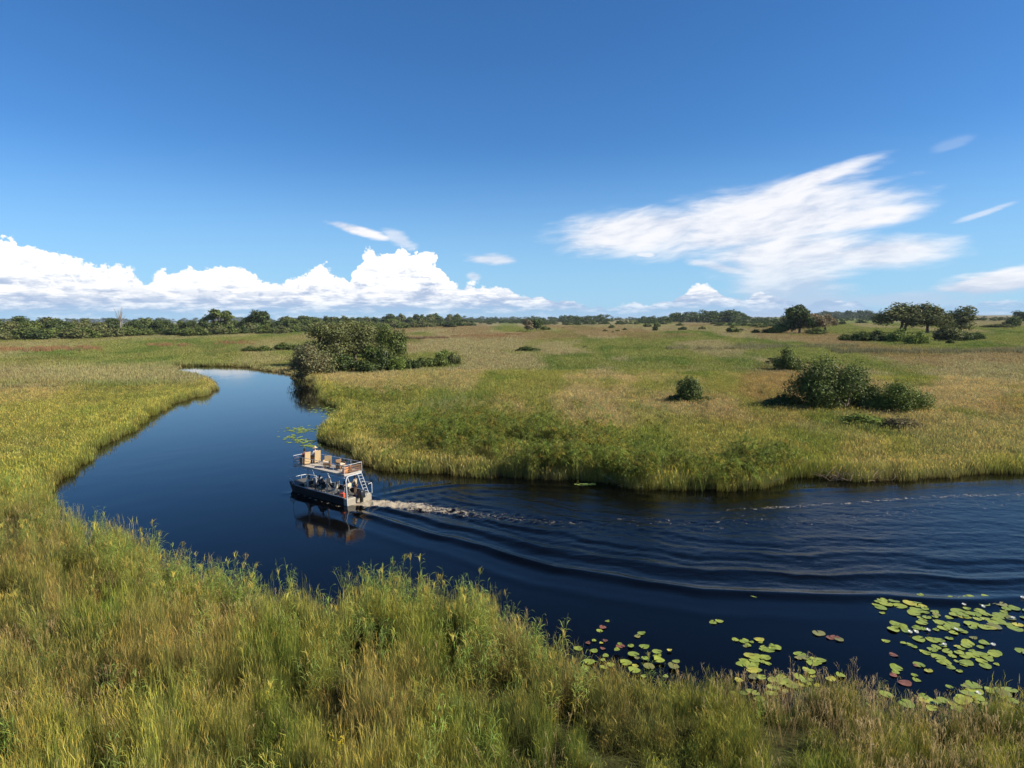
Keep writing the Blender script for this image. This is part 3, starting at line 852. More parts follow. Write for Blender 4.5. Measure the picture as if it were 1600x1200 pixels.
def crown_mesh(lobes, n, leaf, col, seed, var=0.22, inner=0.35, hue=0.10, lump=0.42, under=0.92):
    """leaf-sized faces spread through uneven lobes (cx, cy, cz, rx, ry, rz)"""
    r = np.random.default_rng(seed)
    L = np.array(lobes, float)
    vol = (L[:, 3] * L[:, 4] * L[:, 5]) ** (2 / 3)
    pick = r.choice(len(L), n, p=vol / vol.sum())
    d = r.normal(size=(n, 3)); d /= np.linalg.norm(d, axis=1)[:, None]
    d[:, 2] = np.where(d[:, 2] < -under, -d[:, 2], d[:, 2])
    # lumpy surface: leaf sprays gather round twig tips, with gaps between them
    tips = r.normal(size=(26 * len(L), 3)); tips /= np.linalg.norm(tips, axis=1)[:, None]
    own = r.integers(0, 26, n) + pick * 26
    d = d * 0.45 + tips[own] * 0.55 + r.normal(0, 0.10, (n, 3))
    d /= np.linalg.norm(d, axis=1)[:, None]
    d[:, 2] = np.where(d[:, 2] < -under, -d[:, 2] * 0.6, d[:, 2])
    tipr = 1 + r.normal(0, lump * 0.5, 26 * len(L))
    rad = np.where(r.random(n) < inner, r.uniform(0.35, 0.9, n), r.uniform(0.85, 1.08, n)) * tipr[own]
    C = L[pick, :3] + d * rad[:, None] * L[pick, 3:]
    nrm = d + r.normal(0, 0.55, (n, 3)); nrm /= np.linalg.norm(nrm, axis=1)[:, None]
    a = np.cross(nrm, r.normal(size=(n, 3))); a /= np.linalg.norm(a, axis=1)[:, None]
    b = np.cross(nrm, a)
    s = leaf * r.uniform(0.6, 1.4, n)[:, None]
    V = np.empty((n, 4, 3))
    V[:, 0] = C - a * s * 0.6; V[:, 1] = C - b * s * 0.32 + nrm * s * 0.1; V[:, 2] = C + a * s * 0.6; V[:, 3] = C + b * s * 0.32 + nrm * s * 0.1
    tone = (1 + r.normal(0, var, n)) * (1 + r.normal(0, 0.14, 26 * len(L))[own])
    c = np.asarray(col)[None] * tone[:, None]
    c[:, 0] *= 1 + r.normal(0, hue, n)
    c = np.clip(c, 0.008, 0.5)
    F = np.arange(4 * n).reshape(n, 4)
    return mesh_np('crown', V.reshape(-1, 3), [F], {'shade': np.repeat(c, 4, 0)}, smooth_faces=False)

def tube_arrays(path, radii, sides=6):
    path = np.asarray(path, float); k = len(path); V = []
    for i in range(k):
        t = path[min(i + 1, k - 1)] - path[max(i - 1, 0)]; t /= np.linalg.norm(t) + 1e-9
        u = np.cross(t, [0, 1, 0] if abs(t[1]) < 0.9 else [1, 0, 0]); u /= np.linalg.norm(u); v = np.cross(t, u)
        an_ = np.arange(sides) * 2 * math.pi / sides
        V.append(path[i] + radii[i] * (np.cos(an_)[:, None] * u + np.sin(an_)[:, None] * v))
    F = []
    for i in range(k - 1):
        for j in range(sides):
            F.append((i * sides + j, i * sides + (j + 1) % sides, (i + 1) * sides + (j + 1) % sides, (i + 1) * sides + j))
    return np.vstack(V), np.array(F)

def tubes_mesh(name, tubes, sides=6):
    Vs, Fs, n = [], [], 0
    for p, r in tubes:
        V, F = tube_arrays(p, r, sides); Vs.append(V); Fs.append(F + n); n += len(V)
    return mesh_np(name, np.vstack(Vs), [np.vstack(Fs)])

def limbs(lobes, base_r, fork, seed, stems=1):
    """trunk that forks towards the lobes"""
    r = np.random.default_rng(seed); out = []
    for s in range(stems):
        ox = (0 if stems == 1 else r.normal(0, 0.06)) ; oy = 0 if stems == 1 else r.normal(0, 0.06)
        f = np.array([ox * 2, oy * 2, fork])
        out.append(([[ox, oy, -0.04], [ox * 1.3 + r.normal(0, .01), oy * 1.3, fork * 0.5], f], [base_r * 1.25, base_r * 0.9, base_r * 0.75]))
        for L in lobes[s::stems]:
            e = np.array(L[:3]) + np.array([0, 0, L[5] * 0.2])
            mid = (f + e) / 2 + np.array([r.normal(0, .02), r.normal(0, .02), 0.02])
            out.append(([f - [0, 0, 0.01], mid, e], [base_r * 0.6, base_r * 0.36, base_r * 0.10]))
            for j in range(2):
                q = e + r.normal(0, 1, 3) * np.array(L[3:]) * 0.55
                out.append(([mid, (mid + q) / 2 + [0, 0, .02], q], [base_r * 0.28, base_r * 0.16, base_r * 0.05]))
    return out

# crowns in a unit box: width 1 (x, y), height 1
def lobes_round(seed, k=11, low=0.14):
    r = np.random.default_rng(seed); out = []
    for i in range(k):
        a = i * 2.4 + r.uniform(-.4, .4); q = r.uniform(0.10, 0.34); z = r.uniform(low + 0.10, 0.84)
        q *= 1.1 - 0.75 * max(0, (z - 0.55) / 0.45)
        s = r.uniform(0.17, 0.24)
        out.append((q * math.cos(a), q * math.sin(a), z, s, s, s * r.uniform(0.65, 0.95)))
    return out
def lobes_umbrella(seed, k=18, z0=0.58):
    r = np.random.default_rng(seed); out = []
    for i in range(k):
        a = i * 2.4 + r.uniform(-.4, .4); q = 0.42 * math.sqrt((i + 0.5) / k)
        s = r.uniform(0.12, 0.19)
        out.append((q * math.cos(a), q * math.sin(a), z0 + 0.20 - 1.9 * q * q + r.normal(0, .06), s, s, s * r.uniform(0.9, 1.4)))
    return out
def lobes_shrub(seed, k=12):
    r = np.random.default_rng(seed); out = []
    for i in range(k):
        a = i * 2.4 + r.uniform(-.6, .6); q = 0.40 * math.sqrt((i + 0.3) / k) * r.uniform(0.75, 1.1); s = r.uniform(0.13, 0.25)
        out.append((q * math.cos(a), q * math.sin(a), 0.20 + (0.50 - q) * r.uniform(0.0, 1.2), s, s, s * r.uniform(1.0, 1.6)))
    return out
def lobes_open(seed, k=14):
    r = np.random.default_rng(seed); out = []
    for i in range(k):
        a = i * 2.4 + r.uniform(-.5, .5); q = 0.42 * math.sqrt((i + 0.3) / k); s = r.uniform(0.10, 0.16)
        out.append((q * math.cos(a), q * math.sin(a), r.uniform(0.32, 0.90), s, s, s * r.uniform(0.6, 0.9)))
    return out

DARK, MID, FRESH, DULL, TAWNY = (0.064, 0.088, 0.022), (0.105, 0.132, 0.030), (0.145, 0.190, 0.034), (0.132, 0.140, 0.046), (0.205, 0.160, 0.085)
FORMS = {'round': (lobes_round, 0.28, 0.035, 1), 'umbrella': (lobes_umbrella, 0.42, 0.030, 2), 'shrub': (lobes_shrub, 0.12, 0.022, 3), 'open': (lobes_open, 0.30, 0.040, 1)}
CACHE = {}
def proto(form, seed, col, n, leaf):
    key = (form, seed, col, n, leaf)
    if key not in CACHE:
        f, fork, br, stems = FORMS[form]
        lb_ = f(seed)
        c = crown_mesh(lb_, n, leaf, col, seed + 1); c.materials.append(M_LEAF)
        t = tubes_mesh('trunk', limbs(lb_, br, fork, seed + 2, stems), 6); t.materials.append(M_BARK)
        CACHE[key] = (c, t)
    return CACHE[key]

def plant(kind, label, cat, px, py, hpx, wpx, form, seed, col, n=900, leaf=0.05, group=None, rot=None, at_xy=None, h=None, w=None):
    """tree or shrub: base at a photo pixel, height and width in photo pixels there (or metres h, w)"""
    if at_xy is None:
        p = G(px, py)
        k = np.linalg.norm(p - np.array([0, 0, CAM_H])) / FPX
        k *= math.cos(math.atan((px - 800) / FPX))
        h, w = hpx * k, wpx * k
        xy = p[:2]
    else: xy = np.array(at_xy)
    z = float(ground_z(xy[None])[0])
    c, t = proto(form, seed, col, int(n * 1.7), leaf * 1.22)
    o = empty(kind, (xy[0], xy[1], z - 0.05), RNG.uniform(0, 6.28) if rot is None else rot)
    o.scale = (w, w, h)
    for nm, me in (('trunk', t), ('crown', c)): link(nm, me, None, o)
    tag(o, label, cat, group)
    return o

WORD = {DARK: 'black-green', MID: 'mid green', DULL: 'grey-green', FRESH: 'bright green', TAWNY: 'tawny'}
def look(c, hh, ww, ha, wa):
    return '%s%s %s' % ('tall ' if hh > ha * 1.12 else 'low ' if hh < ha * 0.9 else '', 'broad' if ww / hh > wa * 1.12 else 'narrow' if ww / hh < wa * 0.9 else 'rounded', WORD[c])

# ---- the wooded island beside the river bend
R0 = 'tree'
plant('tree', 'flat-topped tree with a forked bare trunk in the thicket by the river bend', 'tree', 560, 570, 66, 96, 'umbrella', 11, DULL, 6000, 0.024)
plant('tree', 'broad dull green tree arching over the thicket on its river side', 'tree', 512, 574, 72, 84, 'round', 12, DULL, 6000, 0.026)
plant('tree', 'upright dark tree at the dry end of the riverside thicket', 'tree', 614, 576, 66, 54, 'round', 13, MID, 5600, 0.032)
plant('shrub', 'grey-brown rounded shrub leaning over the water at the bend', 'shrub', 486, 590, 58, 66, 'shrub', 14, (0.140, 0.130, 0.056), 5200, 0.034)
plant('shrub', 'low grey-green shrub behind the leaning waterside shrub', 'shrub', 468, 582, 30, 34, 'shrub', 15, DULL, 2200, 0.06)
plant('shrub', 'black-green shrub beneath the arching tree in the thicket', 'shrub', 530, 584, 36, 44, 'shrub', 16, DARK, 3200, 0.055)
plant('shrub', 'black-green shrub beneath the flat-topped tree in the thicket', 'shrub', 572, 584, 26, 46, 'shrub', 17, DARK, 3200, 0.055)
plant('shrub', 'dark shrub wrapped round the foot of the upright dark tree', 'shrub', 604, 582, 30, 36, 'shrub', 18, DARK, 2600, 0.055)
plant('shrub', 'bright green shrub beside the upright dark tree', 'shrub', 622, 582, 30, 32, 'shrub', 19, FRESH, 2200, 0.06)
for i, (x, y, h_, w_, c, lab) in enumerate(((640, 580, 24, 34, DARK, 'small black-green shrub first in the hedge beyond the thicket'), (662, 577, 22, 40, MID, 'long low green shrub in the middle of the hedge beyond the thicket'), (686, 576, 26, 36, MID, 'mid green shrub with a bright top in the hedge beyond the thicket'),
        (692, 570, 30, 26, FRESH, 'tallest bright green shrub of the hedge beyond the thicket'), (709, 573, 26, 28, DULL, 'dull grey-green shrub closing the end of the hedge beyond the thicket'))):
    plant('shrub', lab, 'shrub', x, y, h_, w_, 'shrub', 30 + i, c, 2400, 0.06)
for i, (x, y, h_, w_) in enumerate(((388, 551, 12, 24), (412, 551, 13, 28), (440, 549, 16, 26), (460, 549, 14, 22))):
    plant('shrub', 'low dark green shrub in the short row across the river bend', 'shrub', x, y, h_, w_, 'shrub', 36 + i % 2, MID, 1500, 0.07, 'shrubs in a row across the bend')
plant('tree', 'dense olive tree filling the middle of the thicket behind the flat-topped tree', 'tree', 545, 562, 58, 90, 'round', 20, DULL, 4200, 0.04)
plant('shrub', 'olive shrub between the leaning waterside shrub and the black-green shrub', 'shrub', 506, 586, 44, 46, 'shrub', 21, DULL, 2600, 0.055)
plant('shrub', 'tall dark shrub closing the gap behind the flat-topped trunk', 'shrub', 588, 572, 44, 44, 'shrub', 22, MID, 2600, 0.055)
# pale dead trunk in the thicket
q = G(603, 580); dz_ = float(ground_z(q[None, :2])[0])
dt = link('dead_tree', tubes_mesh('dead_tree', [([[0, 0, -0.1], [0.1, 0, 3.0], [-0.2, 0, 6.5], [0.1, 0, 9.5]], [0.28, 0.24, 0.17, 0.05]), ([[0, 0, 4.5], [0.9, 0.2, 6.2], [1.3, 0.2, 8.0]], [0.14, 0.1, 0.03])], 7), M_PALE)
dt.location = (q[0], q[1], dz_); dt.scale = (0.6, 0.6, 0.7); tag(dt, 'grey dead trunk standing in the riverside thicket', 'dead tree')

# ---- the big bushes on the right bank
plant('bush', 'largest dense dark green bush on the plain beside the river', 'bush', 1292, 642, 96, 116, 'shrub', 41, (0.088, 0.115, 0.026), 14000, 0.021)
plant('bush', 'dark upright bush grown into the shoulder of the largest bush', 'bush', 1330, 632, 70, 48, 'shrub', 42, (0.088, 0.115, 0.026), 7000, 0.032)
plant('bush', 'low broad green bush at the end of the largest bush', 'bush', 1400, 648, 58, 92, 'shrub', 43, (0.120, 0.155, 0.032), 10000, 0.025)
plant('bush', 'small green bush filling the gap between the two big bushes', 'bush', 1362, 646, 46, 48, 'shrub', 44, (0.080, 0.110, 0.028), 5200, 0.036)
plant('bush', 'straggling low dark bush in the shade of the largest bush', 'bush', 1226, 640, 24, 56, 'shrub', 45, DARK, 2600, 0.06)
plant('bush', 'low leafy green scrub at the foot of the big bushes', 'bush', 1345, 668, 26, 86, 'shrub', 46, (0.130, 0.165, 0.032), 3600, 0.045)
plant('bush', 'sprawling brown-green scrub in front of the low broad bush', 'bush', 1412, 676, 26, 70, 'shrub', 47, (0.125, 0.105, 0.045), 3000, 0.05)
plant('bush', 'loose pointed dark bush standing alone on the plain near the bank', 'bush', 1077, 632, 52, 46, 'shrub', 48, MID, 5200, 0.038)
plant('bush', 'low dark skirt of leaves around the loose pointed bush', 'bush', 1076, 630, 16, 70, 'shrub', 49, DARK, 2400, 0.06)
plant('bush', 'open leaning bush behind the largest bush', 'bush', 1233, 581, 40, 46, 'shrub', 50, MID, 4200, 0.042)
plant('bush', 'thin grey twiggy bush beside the open leaning bush', 'bush', 1208, 572, 12, 24, 'open', 51, DULL, 900, 0.06)

# ---- the far group on the right
FG = 'trees on the far rise'
plant('tree', 'tall dark leafy tree, highest of the far trees on the plain', 'tree', 1249, 522, 46, 48, 'round', 61, DARK, 3000, 0.055)
plant('tree', 'tawny half-bare tree against the tall dark leafy tree', 'tree', 1270, 522, 34, 46, 'round', 62, TAWNY, 2200, 0.05)
plant('tree', 'small round tawny tree standing just clear of the tall dark tree', 'tree', 1292, 518, 26, 30, 'umbrella', 63, TAWNY, 1600, 0.06)
plant('tree', 'dull tree showing behind the tall dark leafy tree', 'tree', 1230, 517, 26, 30, 'round', 64, DULL, 1600, 0.06)
plant('shrub', 'fresh green shrub at the foot of the tall dark tree', 'shrub', 1216, 522, 18, 34, 'shrub', 65, FRESH, 1500, 0.07)
plant('shrub', 'dark low shrub at the outer foot of the tall dark tree', 'shrub', 1200, 522, 10, 20, 'shrub', 66, MID, 700, 0.09)
plant('shrub', 'grey-green shrub between the tall dark tree and the round tawny tree', 'shrub', 1275, 524, 12, 34, 'shrub', 67, MID, 1000, 0.08)
plant('tree', 'wide umbrella-shaped tree with many stems on the far rise', 'tree', 1408, 522, 46, 78, 'umbrella', 68, DULL, 4200, 0.040)
plant('tree', 'second umbrella-shaped tree joined to the widest one', 'tree', 1448, 522, 43, 64, 'umbrella', 69, DULL, 3600, 0.042)
plant('tree', 'gnarled open-crowned tree with a stout trunk beside the umbrella trees', 'tree', 1497, 520, 42, 58, 'round', 70, DULL, 3000, 0.045)
for i, (x, y, h_, w_, c, lab) in enumerate(((1322, 533, 12, 24, MID, 'small dark shrub beginning the scrub below the umbrella trees'), (1345, 534, 16, 34, MID, 'rounded olive shrub in the scrub below the umbrella trees'), (1372, 534, 17, 36, DARK, 'black-green shrub in the scrub below the umbrella trees'),
        (1400, 535, 22, 34, FRESH, 'bright green shrub in the scrub below the umbrella trees'), (1433, 539, 20, 36, FRESH, 'bright green ball-shaped shrub set forward of the scrub'), (1478, 533, 24, 44, DULL, 'grey-green domed shrub below the gnarled tree'), (1508, 533, 18, 34, DARK, 'dark shrub below the outer limbs of the gnarled tree'),
        (1528, 531, 14, 22, MID, 'last small shrub of the scrub below the gnarled tree'), (1484, 538, 8, 12, DARK, 'tiny dark shrub out in front of the domed shrub'), (1558, 512, 8, 44, DULL, 'low strip of grey scrub beyond the gnarled tree'), (1582, 511, 18, 26, MID, 'rounded shrub at the far edge of the grey scrub'))):
    plant('shrub', lab, 'shrub', x, y + 1, h_ * 1.25, w_, 'shrub', 80 + i, c, 1700, 0.06)
plant('tree', 'black-green tree standing beyond the grey scrub', 'tree', 1596, 503, 16, 28, 'round', 92, DARK, 900, 0.08)

# ---- by the far pool and scattered over the plain
plant('tree', 'dark green tree beside the small far pool', 'tree', 838, 517, 24, 20, 'round', 93, DARK, 1400, 0.08)
plant('tree', 'brown-leaved tree beside the small far pool', 'tree', 824, 518, 19, 18, 'round', 94, TAWNY, 1100, 0.08)
plant('shrub', 'low green shrub trailing from the pool-side trees', 'shrub', 852, 517, 8, 18, 'shrub', 95, MID, 600, 0.1)
lone = [(955, 514, 8, 9), (945, 519, 5, 9), (958, 521, 4, 7), (965, 519, 5, 8), (976, 517, 5, 8), (1012, 512, 8, 14), (1026, 512, 10, 10), (1024, 518, 13, 9), (1038, 507, 7, 12), (1062, 510, 6, 14), (1066, 517, 8, 14), (1098, 516, 7, 12), (1144, 521, 14, 22),
        (1158, 518, 6, 10), (1180, 512, 6, 14), (1190, 513, 6, 16), (822, 550, 10, 36), (914, 546, 6, 14), (886, 509, 7, 10), (905, 508, 6, 9), (928, 507, 6, 10), (1316, 508, 8, 12), (1345, 505, 5, 18), (765, 507, 5, 10), (880, 514, 3, 6), (1180, 522, 9, 12), (1115, 508, 6, 14)]
for i, (x, y, h_, w_) in enumerate(lone):
    near_ = 'by the far pool' if x < 930 else 'short of the distant tree belt' if y < 513 else 'before the tall dark far tree' if x > 1130 else 'out in the middle'
    plant('shrub', look((MID, DARK, DULL)[i % 3], h_, w_, 7, 1.5) + ' lone shrub on the open plain ' + near_, 'shrub', x, y, h_, w_, 'shrub', 80 + i % 5, (MID, DARK, DULL)[i % 3], 500, 0.11, 'lone shrubs on the plain')

# ---- woodland beyond the bend: shrubs in front, trees behind, taller crowns rising out of it
rw = np.random.default_rng(3)
base = lambda x: 533 - 0.024 * x - 0.00001 * x * x           # front edge of the wood (pixel row) by column
WOOD = 'woodland beyond the river bend'
x = -30
while x < 730:
    py = base(x) + rw.normal(0, 1.2)
    hh = rw.uniform(15, 25) * (1 - 0.00055 * max(x, 0)); ww = hh * rw.uniform(1.2, 2.0)
    c = (MID, DULL, DARK, DULL, MID)[rw.integers(0, 5)]
    near_ = 'below the bare dead tree' if 165 < x < 215 else 'below the tallest pale-limbed tree' if 320 < x < 372 else 'below the towering round tree' if 382 < x < 428 else 'at its open end' if x < 60 else 'behind the riverside thicket' if 455 < x < 640 else 'at its tapering end' if x >= 640 else 'on its open front'
    plant('shrub', look(c, hh, ww, 20 * (1 - 0.00055 * max(x, 0)), 1.6) + ' shrub edging the woodland ' + near_, 'shrub', x, py, hh, ww, 'shrub', 80 + int(rw.integers(0, 6)), c, 1300, 0.075, 'front shrubs of the woodland')
    x += ww * rw.uniform(0.45, 0.75)
x = -35
while x < 725:
    py = base(x) - rw.uniform(3, 6)
    hh = rw.uniform(22, 33) * (1 - 0.0006 * max(x, 0)); ww = hh * rw.uniform(0.9, 1.4)
    c = (DARK, MID, DARK, DULL)[rw.integers(0, 4)]
    near_ = 'by the bare dead tree' if 150 < x < 228 else 'beside the tallest pale-limbed tree' if 310 < x < 380 else 'beside the towering round tree' if 380 <= x < 436 else 'at its open end' if x < 60 else 'behind the riverside thicket' if 455 < x < 640 else 'at its tapering end' if x >= 640 else 'behind the edging shrubs'
    plant('tree', look(c, hh, ww, 27 * (1 - 0.0006 * max(x, 0)), 1.15) + ' tree in the woodland ' + near_, 'tree', x, py, hh, ww, ('round', 'round', 'umbrella')[rw.integers(0, 3)], 100 + int(rw.integers(0, 4)), c, 1300, 0.07, 'trees within the woodland')
    x += ww * rw.uniform(0.5, 0.85)
for x, y, top, w_, form, c, lab in ((346, 522, 486, 48, 'open', MID, 'tallest pale-limbed tree rising out of the woodland'), (404, 520, 485, 42, 'round', DARK, 'dense round dark tree towering over the woodland'), (455, 518, 496, 32, 'round', MID, 'rounded tree rising behind the riverside thicket'), (478, 517, 499, 26, 'round', MID, 'lesser rounded tree beside the one rising behind the thicket'),
        (528, 515, 497, 30, 'umbrella', DARK, 'flat dark tree rising behind the crown of the arching tree'), (617, 513, 498, 30, 'round', FRESH, 'fresh green tree rising behind the upright dark tree'), (48, 528, 501, 34, 'round', MID, 'light green tree at the open end of the woodland'), (86, 527, 499, 34, 'round', DARK, 'dark twin-crowned tree near the open end of the woodland'),
        (215, 525, 501, 26, 'round', DARK, 'dome-shaped dark tree beside the bare dead tree'), (250, 524, 500, 20, 'round', DARK, 'narrow dark tree past the dome-shaped tree'), (726, 508, 499, 16, 'round', DARK, 'last dark tree at the tapering end of the woodland')):
    plant('tree', lab, 'tree', x, y, y - top, w_, form, 110 + int(rw.integers(0, 3)), c, 2000, 0.06)
# bare tree
q = G(189, 524); k = np.linalg.norm(q) / FPX
S_ = []
for i in range(9):
    a = rw.uniform(0, 6.28); e = np.array([math.cos(a) * rw.uniform(2, 7), math.sin(a) * 3, rw.uniform(13, 19)])
    S_.append(([[0, 0, 7 + i * 0.4], e * [0.5, 0.5, 0.78], e], [0.32, 0.22, 0.08]))
bt = link('dead_tree', tubes_mesh('dead_tree', [([[0, 0, -0.3], [0.2, 0, 6], [0, 0, 12]], [0.6, 0.5, 0.35])] + S_, 6), M_PALE)
bt.location = (q[0], q[1], 0.1); bt.scale = (k * 2, k * 2, k * 2.0); tag(bt, 'bare dead tree with grey forked branches in the woodland', 'dead tree')

# ---- distant belts you cannot count: dark line of trees along the horizon
pts, sc, tn = [], [], []
def belt(x0, x1, y, hpx, n, dy=0.6):
    for i in range(n):
        xx = rw.uniform(x0, x1)
        hz = HORIZON - (xx - 800) * 0.00907
        p = G(xx, hz + max(1.5, y - hz + (xx - 800) * 0.0 + rw.normal(0, dy)))
        k_ = np.linalg.norm(p) / FPX
        pts.append(p); sc.append(k_ * hpx * rw.uniform(0.6, 1.25)); tn.append(np.array((DARK, MID, DARK)[rw.integers(0, 3)]) / np.array(DARK) * 0.9)
for a in ((-60, 900, 503, 6, 520, 1.2), (700, 1700, 500.5, 4, 560, 1.0), (880, 930, 504, 9, 34), (936, 950, 503, 10, 8), (1000, 1045, 505, 9, 26), (1050, 1160, 503, 12, 90), (1100, 1150, 503, 15, 30), (1165, 1215, 505, 7, 26), (1280, 1360, 497, 9, 80), (1360, 1400, 499, 8, 20), (850, 1000, 507, 5, 60), (1120, 1230, 510, 6, 40),
          (640, 740, 510, 8, 40), (740, 830, 505, 6, 40)): belt(*a)
pts = np.array(pts); pts[:, 2] = 0.0; n = len(pts)
belts = []
for i in range(4):
    lb_ = lobes_round(140 + i, 7, 0.05)
    belts.append(crown_mesh(lb_, 260, 0.13, DARK, 150 + i)); belts[-1].materials.append(M_LEAF)
sc = np.array(sc)
scatter('distant_woodland', 'thin dark line of distant trees along the horizon', pts, sc * RNG.uniform(1.2, 2.0, n), sc, np.array(tn), RNG.integers(0, 4, n), belts, M_LEAF, tilt=0.0)

# ------------------------------------------------------------------ boat
class MB:
    """collects simple shapes; build() links them as one mesh object"""
    def __init__(s): s.bm = bmesh.new()
    def box(s, c, size, rot=None, taper=None):
        r = bmesh.ops.create_cube(s.bm, size=1.0)
        vs = r['verts']
        for v in vs:
            if taper and v.co.z > 0: v.co.x *= taper[0]; v.co.y *= taper[1]
            v.co = Vector((v.co.x * size[0], v.co.y * size[1], v.co.z * size[2]))
        if rot: bmesh.ops.rotate(s.bm, verts=vs, cent=(0, 0, 0), matrix=Euler(rot).to_matrix())
        bmesh.ops.translate(s.bm, verts=vs, vec=c)
        return s
    def tube(s, path, r, sides=8, close=True):
        path = [Vector(p) for p in path]; rings = []
        for i, p in enumerate(path):
            t = (path[min(i + 1, len(path) - 1)] - path[max(i - 1, 0)]).normalized()
            u = t.cross(Vector((0, 1, 0)) if abs(t.y) < 0.9 else Vector((1, 0, 0))).normalized(); v = t.cross(u)
            rr = r[i] if isinstance(r, (list, tuple)) else r
            rings.append([s.bm.verts.new(p + (u * math.cos(a) + v * math.sin(a)) * rr) for a in [k * 2 * math.pi / sides for k in range(sides)]])
        for a, b in zip(rings[:-1], rings[1:]):
            for k in range(sides): s.bm.faces.new((a[k], a[(k + 1) % sides], b[(k + 1) % sides], b[k]))
        if close: s.bm.faces.new(rings[0][::-1]); s.bm.faces.new(rings[-1])
        return s
    def faces(s, verts, fs):
        vs = [s.bm.verts.new(v) for v in verts]
        for f in fs: s.bm.faces.new([vs[i] for i in f])
        return s
    def build(s, name, mat, parent=None, bevel=0.0, smooth_=False):
        bmesh.ops.recalc_face_normals(s.bm, faces=s.bm.faces[:])
        if bevel: bmesh.ops.bevel(s.bm, geom=[e for e in s.bm.edges if e.calc_face_angle(0) > 0.6], offset=bevel, segments=2, affect='EDGES', profile=0.6)
        for f in s.bm.faces: f.smooth = smooth_
        me = bpy.data.meshes.new(name); s.bm.to_mesh(me); s.bm.free()
        return link(name, me, mat, parent)

M_HULL = plain('black_hull_paint', (0.012, 0.012, 0.013), 0.65, var=0.5, scale=4, spec=0.25)
M_ALU = plain('dull_aluminium', (0.42, 0.37, 0.285), 0.45, 0.35, var=0.15, scale=5)
M_WHITE = plain('white_tube_paint', (0.48, 0.48, 0.475), 0.4, var=0.08, scale=8)
M_DECK = plain('pale_deck', (0.42, 0.37, 0.30), 0.7, var=0.14, scale=5)
M_FLOOR = plain('grey_floor', (0.10, 0.092, 0.08), 0.8, var=0.25, scale=4)
M_UNDER = plain('blue_grey_underside', (0.30, 0.34, 0.40), 0.6, var=0.1, scale=4)
M_WOODRAIL = plain('dark_wood_rail', (0.16, 0.085, 0.045), 0.6, var=0.3, scale=9)
M_RED = plain('orange_red_plastic', (0.62, 0.10, 0.045), 0.45, var=0.15, scale=9)
M_ORANGE = plain('faded_orange_cloth', (0.70, 0.30, 0.11), 0.8, var=0.25, scale=14)
M_BLACK = plain('black_plastic', (0.014, 0.014, 0.016), 0.32, var=0.3, scale=9)
M_GREYP = plain('grey_plastic', (0.30, 0.30, 0.31), 0.4, var=0.1, scale=9)
M_CANE = plain('woven_cane', (0.47, 0.33, 0.165), 0.75, var=0.3, scale=38, bump=0.6)
M_CANE_DARK_SHADED = plain('dark_and_shaded_cane', (0.20, 0.115, 0.055), 0.75, var=0.3, scale=38, bump=0.6)  # dark cane, also the painted shade on one arm of light chairs
M_CUSHION = plain('cream_cushion', (0.62, 0.52, 0.36), 0.9, var=0.12, scale=16)
M_CANVAS = plain('black_canvas', (0.03, 0.03, 0.034), 0.85, var=0.3, scale=16)

boat = empty('tour_boat', (BOAT_AT[0], BOAT_AT[1], 0.0), math.atan2(BOAT_DIR[1], BOAT_DIR[0]))
tag(boat, 'double-deck tour boat with black hull and white tube frame heading upriver', 'boat')
BL, HW = BOAT_L, 1.30
def hull_outline(z, inset=0.0, lift=0.0):
    """plan of the hull at one level, stern first, port side positive y"""
    bow = BL - 0.10 - (0.55 if z < 0.1 else 0.0) - inset
    w = HW - inset
    return [(0.0 + inset, w), (BL * 0.55, w), (BL * 0.82, w * 0.97), (bow, w * 0.70), (bow, -w * 0.70), (BL * 0.82, -w * 0.97), (BL * 0.55, -w), (0.0 + inset, -w)]
def sheer(x): return 0.60 + 0.14 * max(0.0, (x / BL - 0.4) / 0.6) ** 2
m = MB()
lo, hi_, inn = hull_outline(-0.3), hull_outline(0.6), hull_outline(0.6, 0.09)
n_ = len(lo)
V = [(x, y, -0.30 + 0.25 * max(0, x / BL - 0.75) * 4 * 0.3) for x, y in lo] + [(x, y, sheer(x)) for x, y in hi_] + [(x, y, sheer(x)) for x, y in inn] + [(x, y, 0.24) for x, y in inn]
F = []
for a in range(3):
    for k in range(n_):
        q = (k + 1) % n_
        if k == n_ - 1 and a == 0: continue          # stern is closed by the transom
        F.append((a * n_ + k, a * n_ + q, (a + 1) * n_ + q, (a + 1) * n_ + k))
F.append(tuple(range(n_ - 1, -1, -1)))
hull = m.faces(V, F).build('hull', M_HULL, boat)
fl = hull_outline(0.6, 0.092)
MB().faces([(x, y, 0.262) for x, y in fl], [tuple(range(n_))]).build('floor', M_FLOOR, hull)
for sgn in (1, -1):      # pale stern boxes each side of the motor well
    MB().box((-0.16, sgn * 0.83, 0.17), (0.50, 0.90, 0.80)).build('stern_box', M_ALU, hull, 0.05)
MB().box((-0.02, 0, 0.05), (0.16, 0.75, 0.62)).build('transom', M_ALU, hull, 0.02)
for sgn in (1, -1):      # gunwale strips
    MB().tube([(0.1, sgn * (HW - 0.02), 0.625), (BL * 0.55, sgn * (HW - 0.02), 0.645), (BL * 0.82, sgn * (HW * 0.97 - 0.02), 0.70)], 0.03).build('gunwale', M_UNDER, hull)
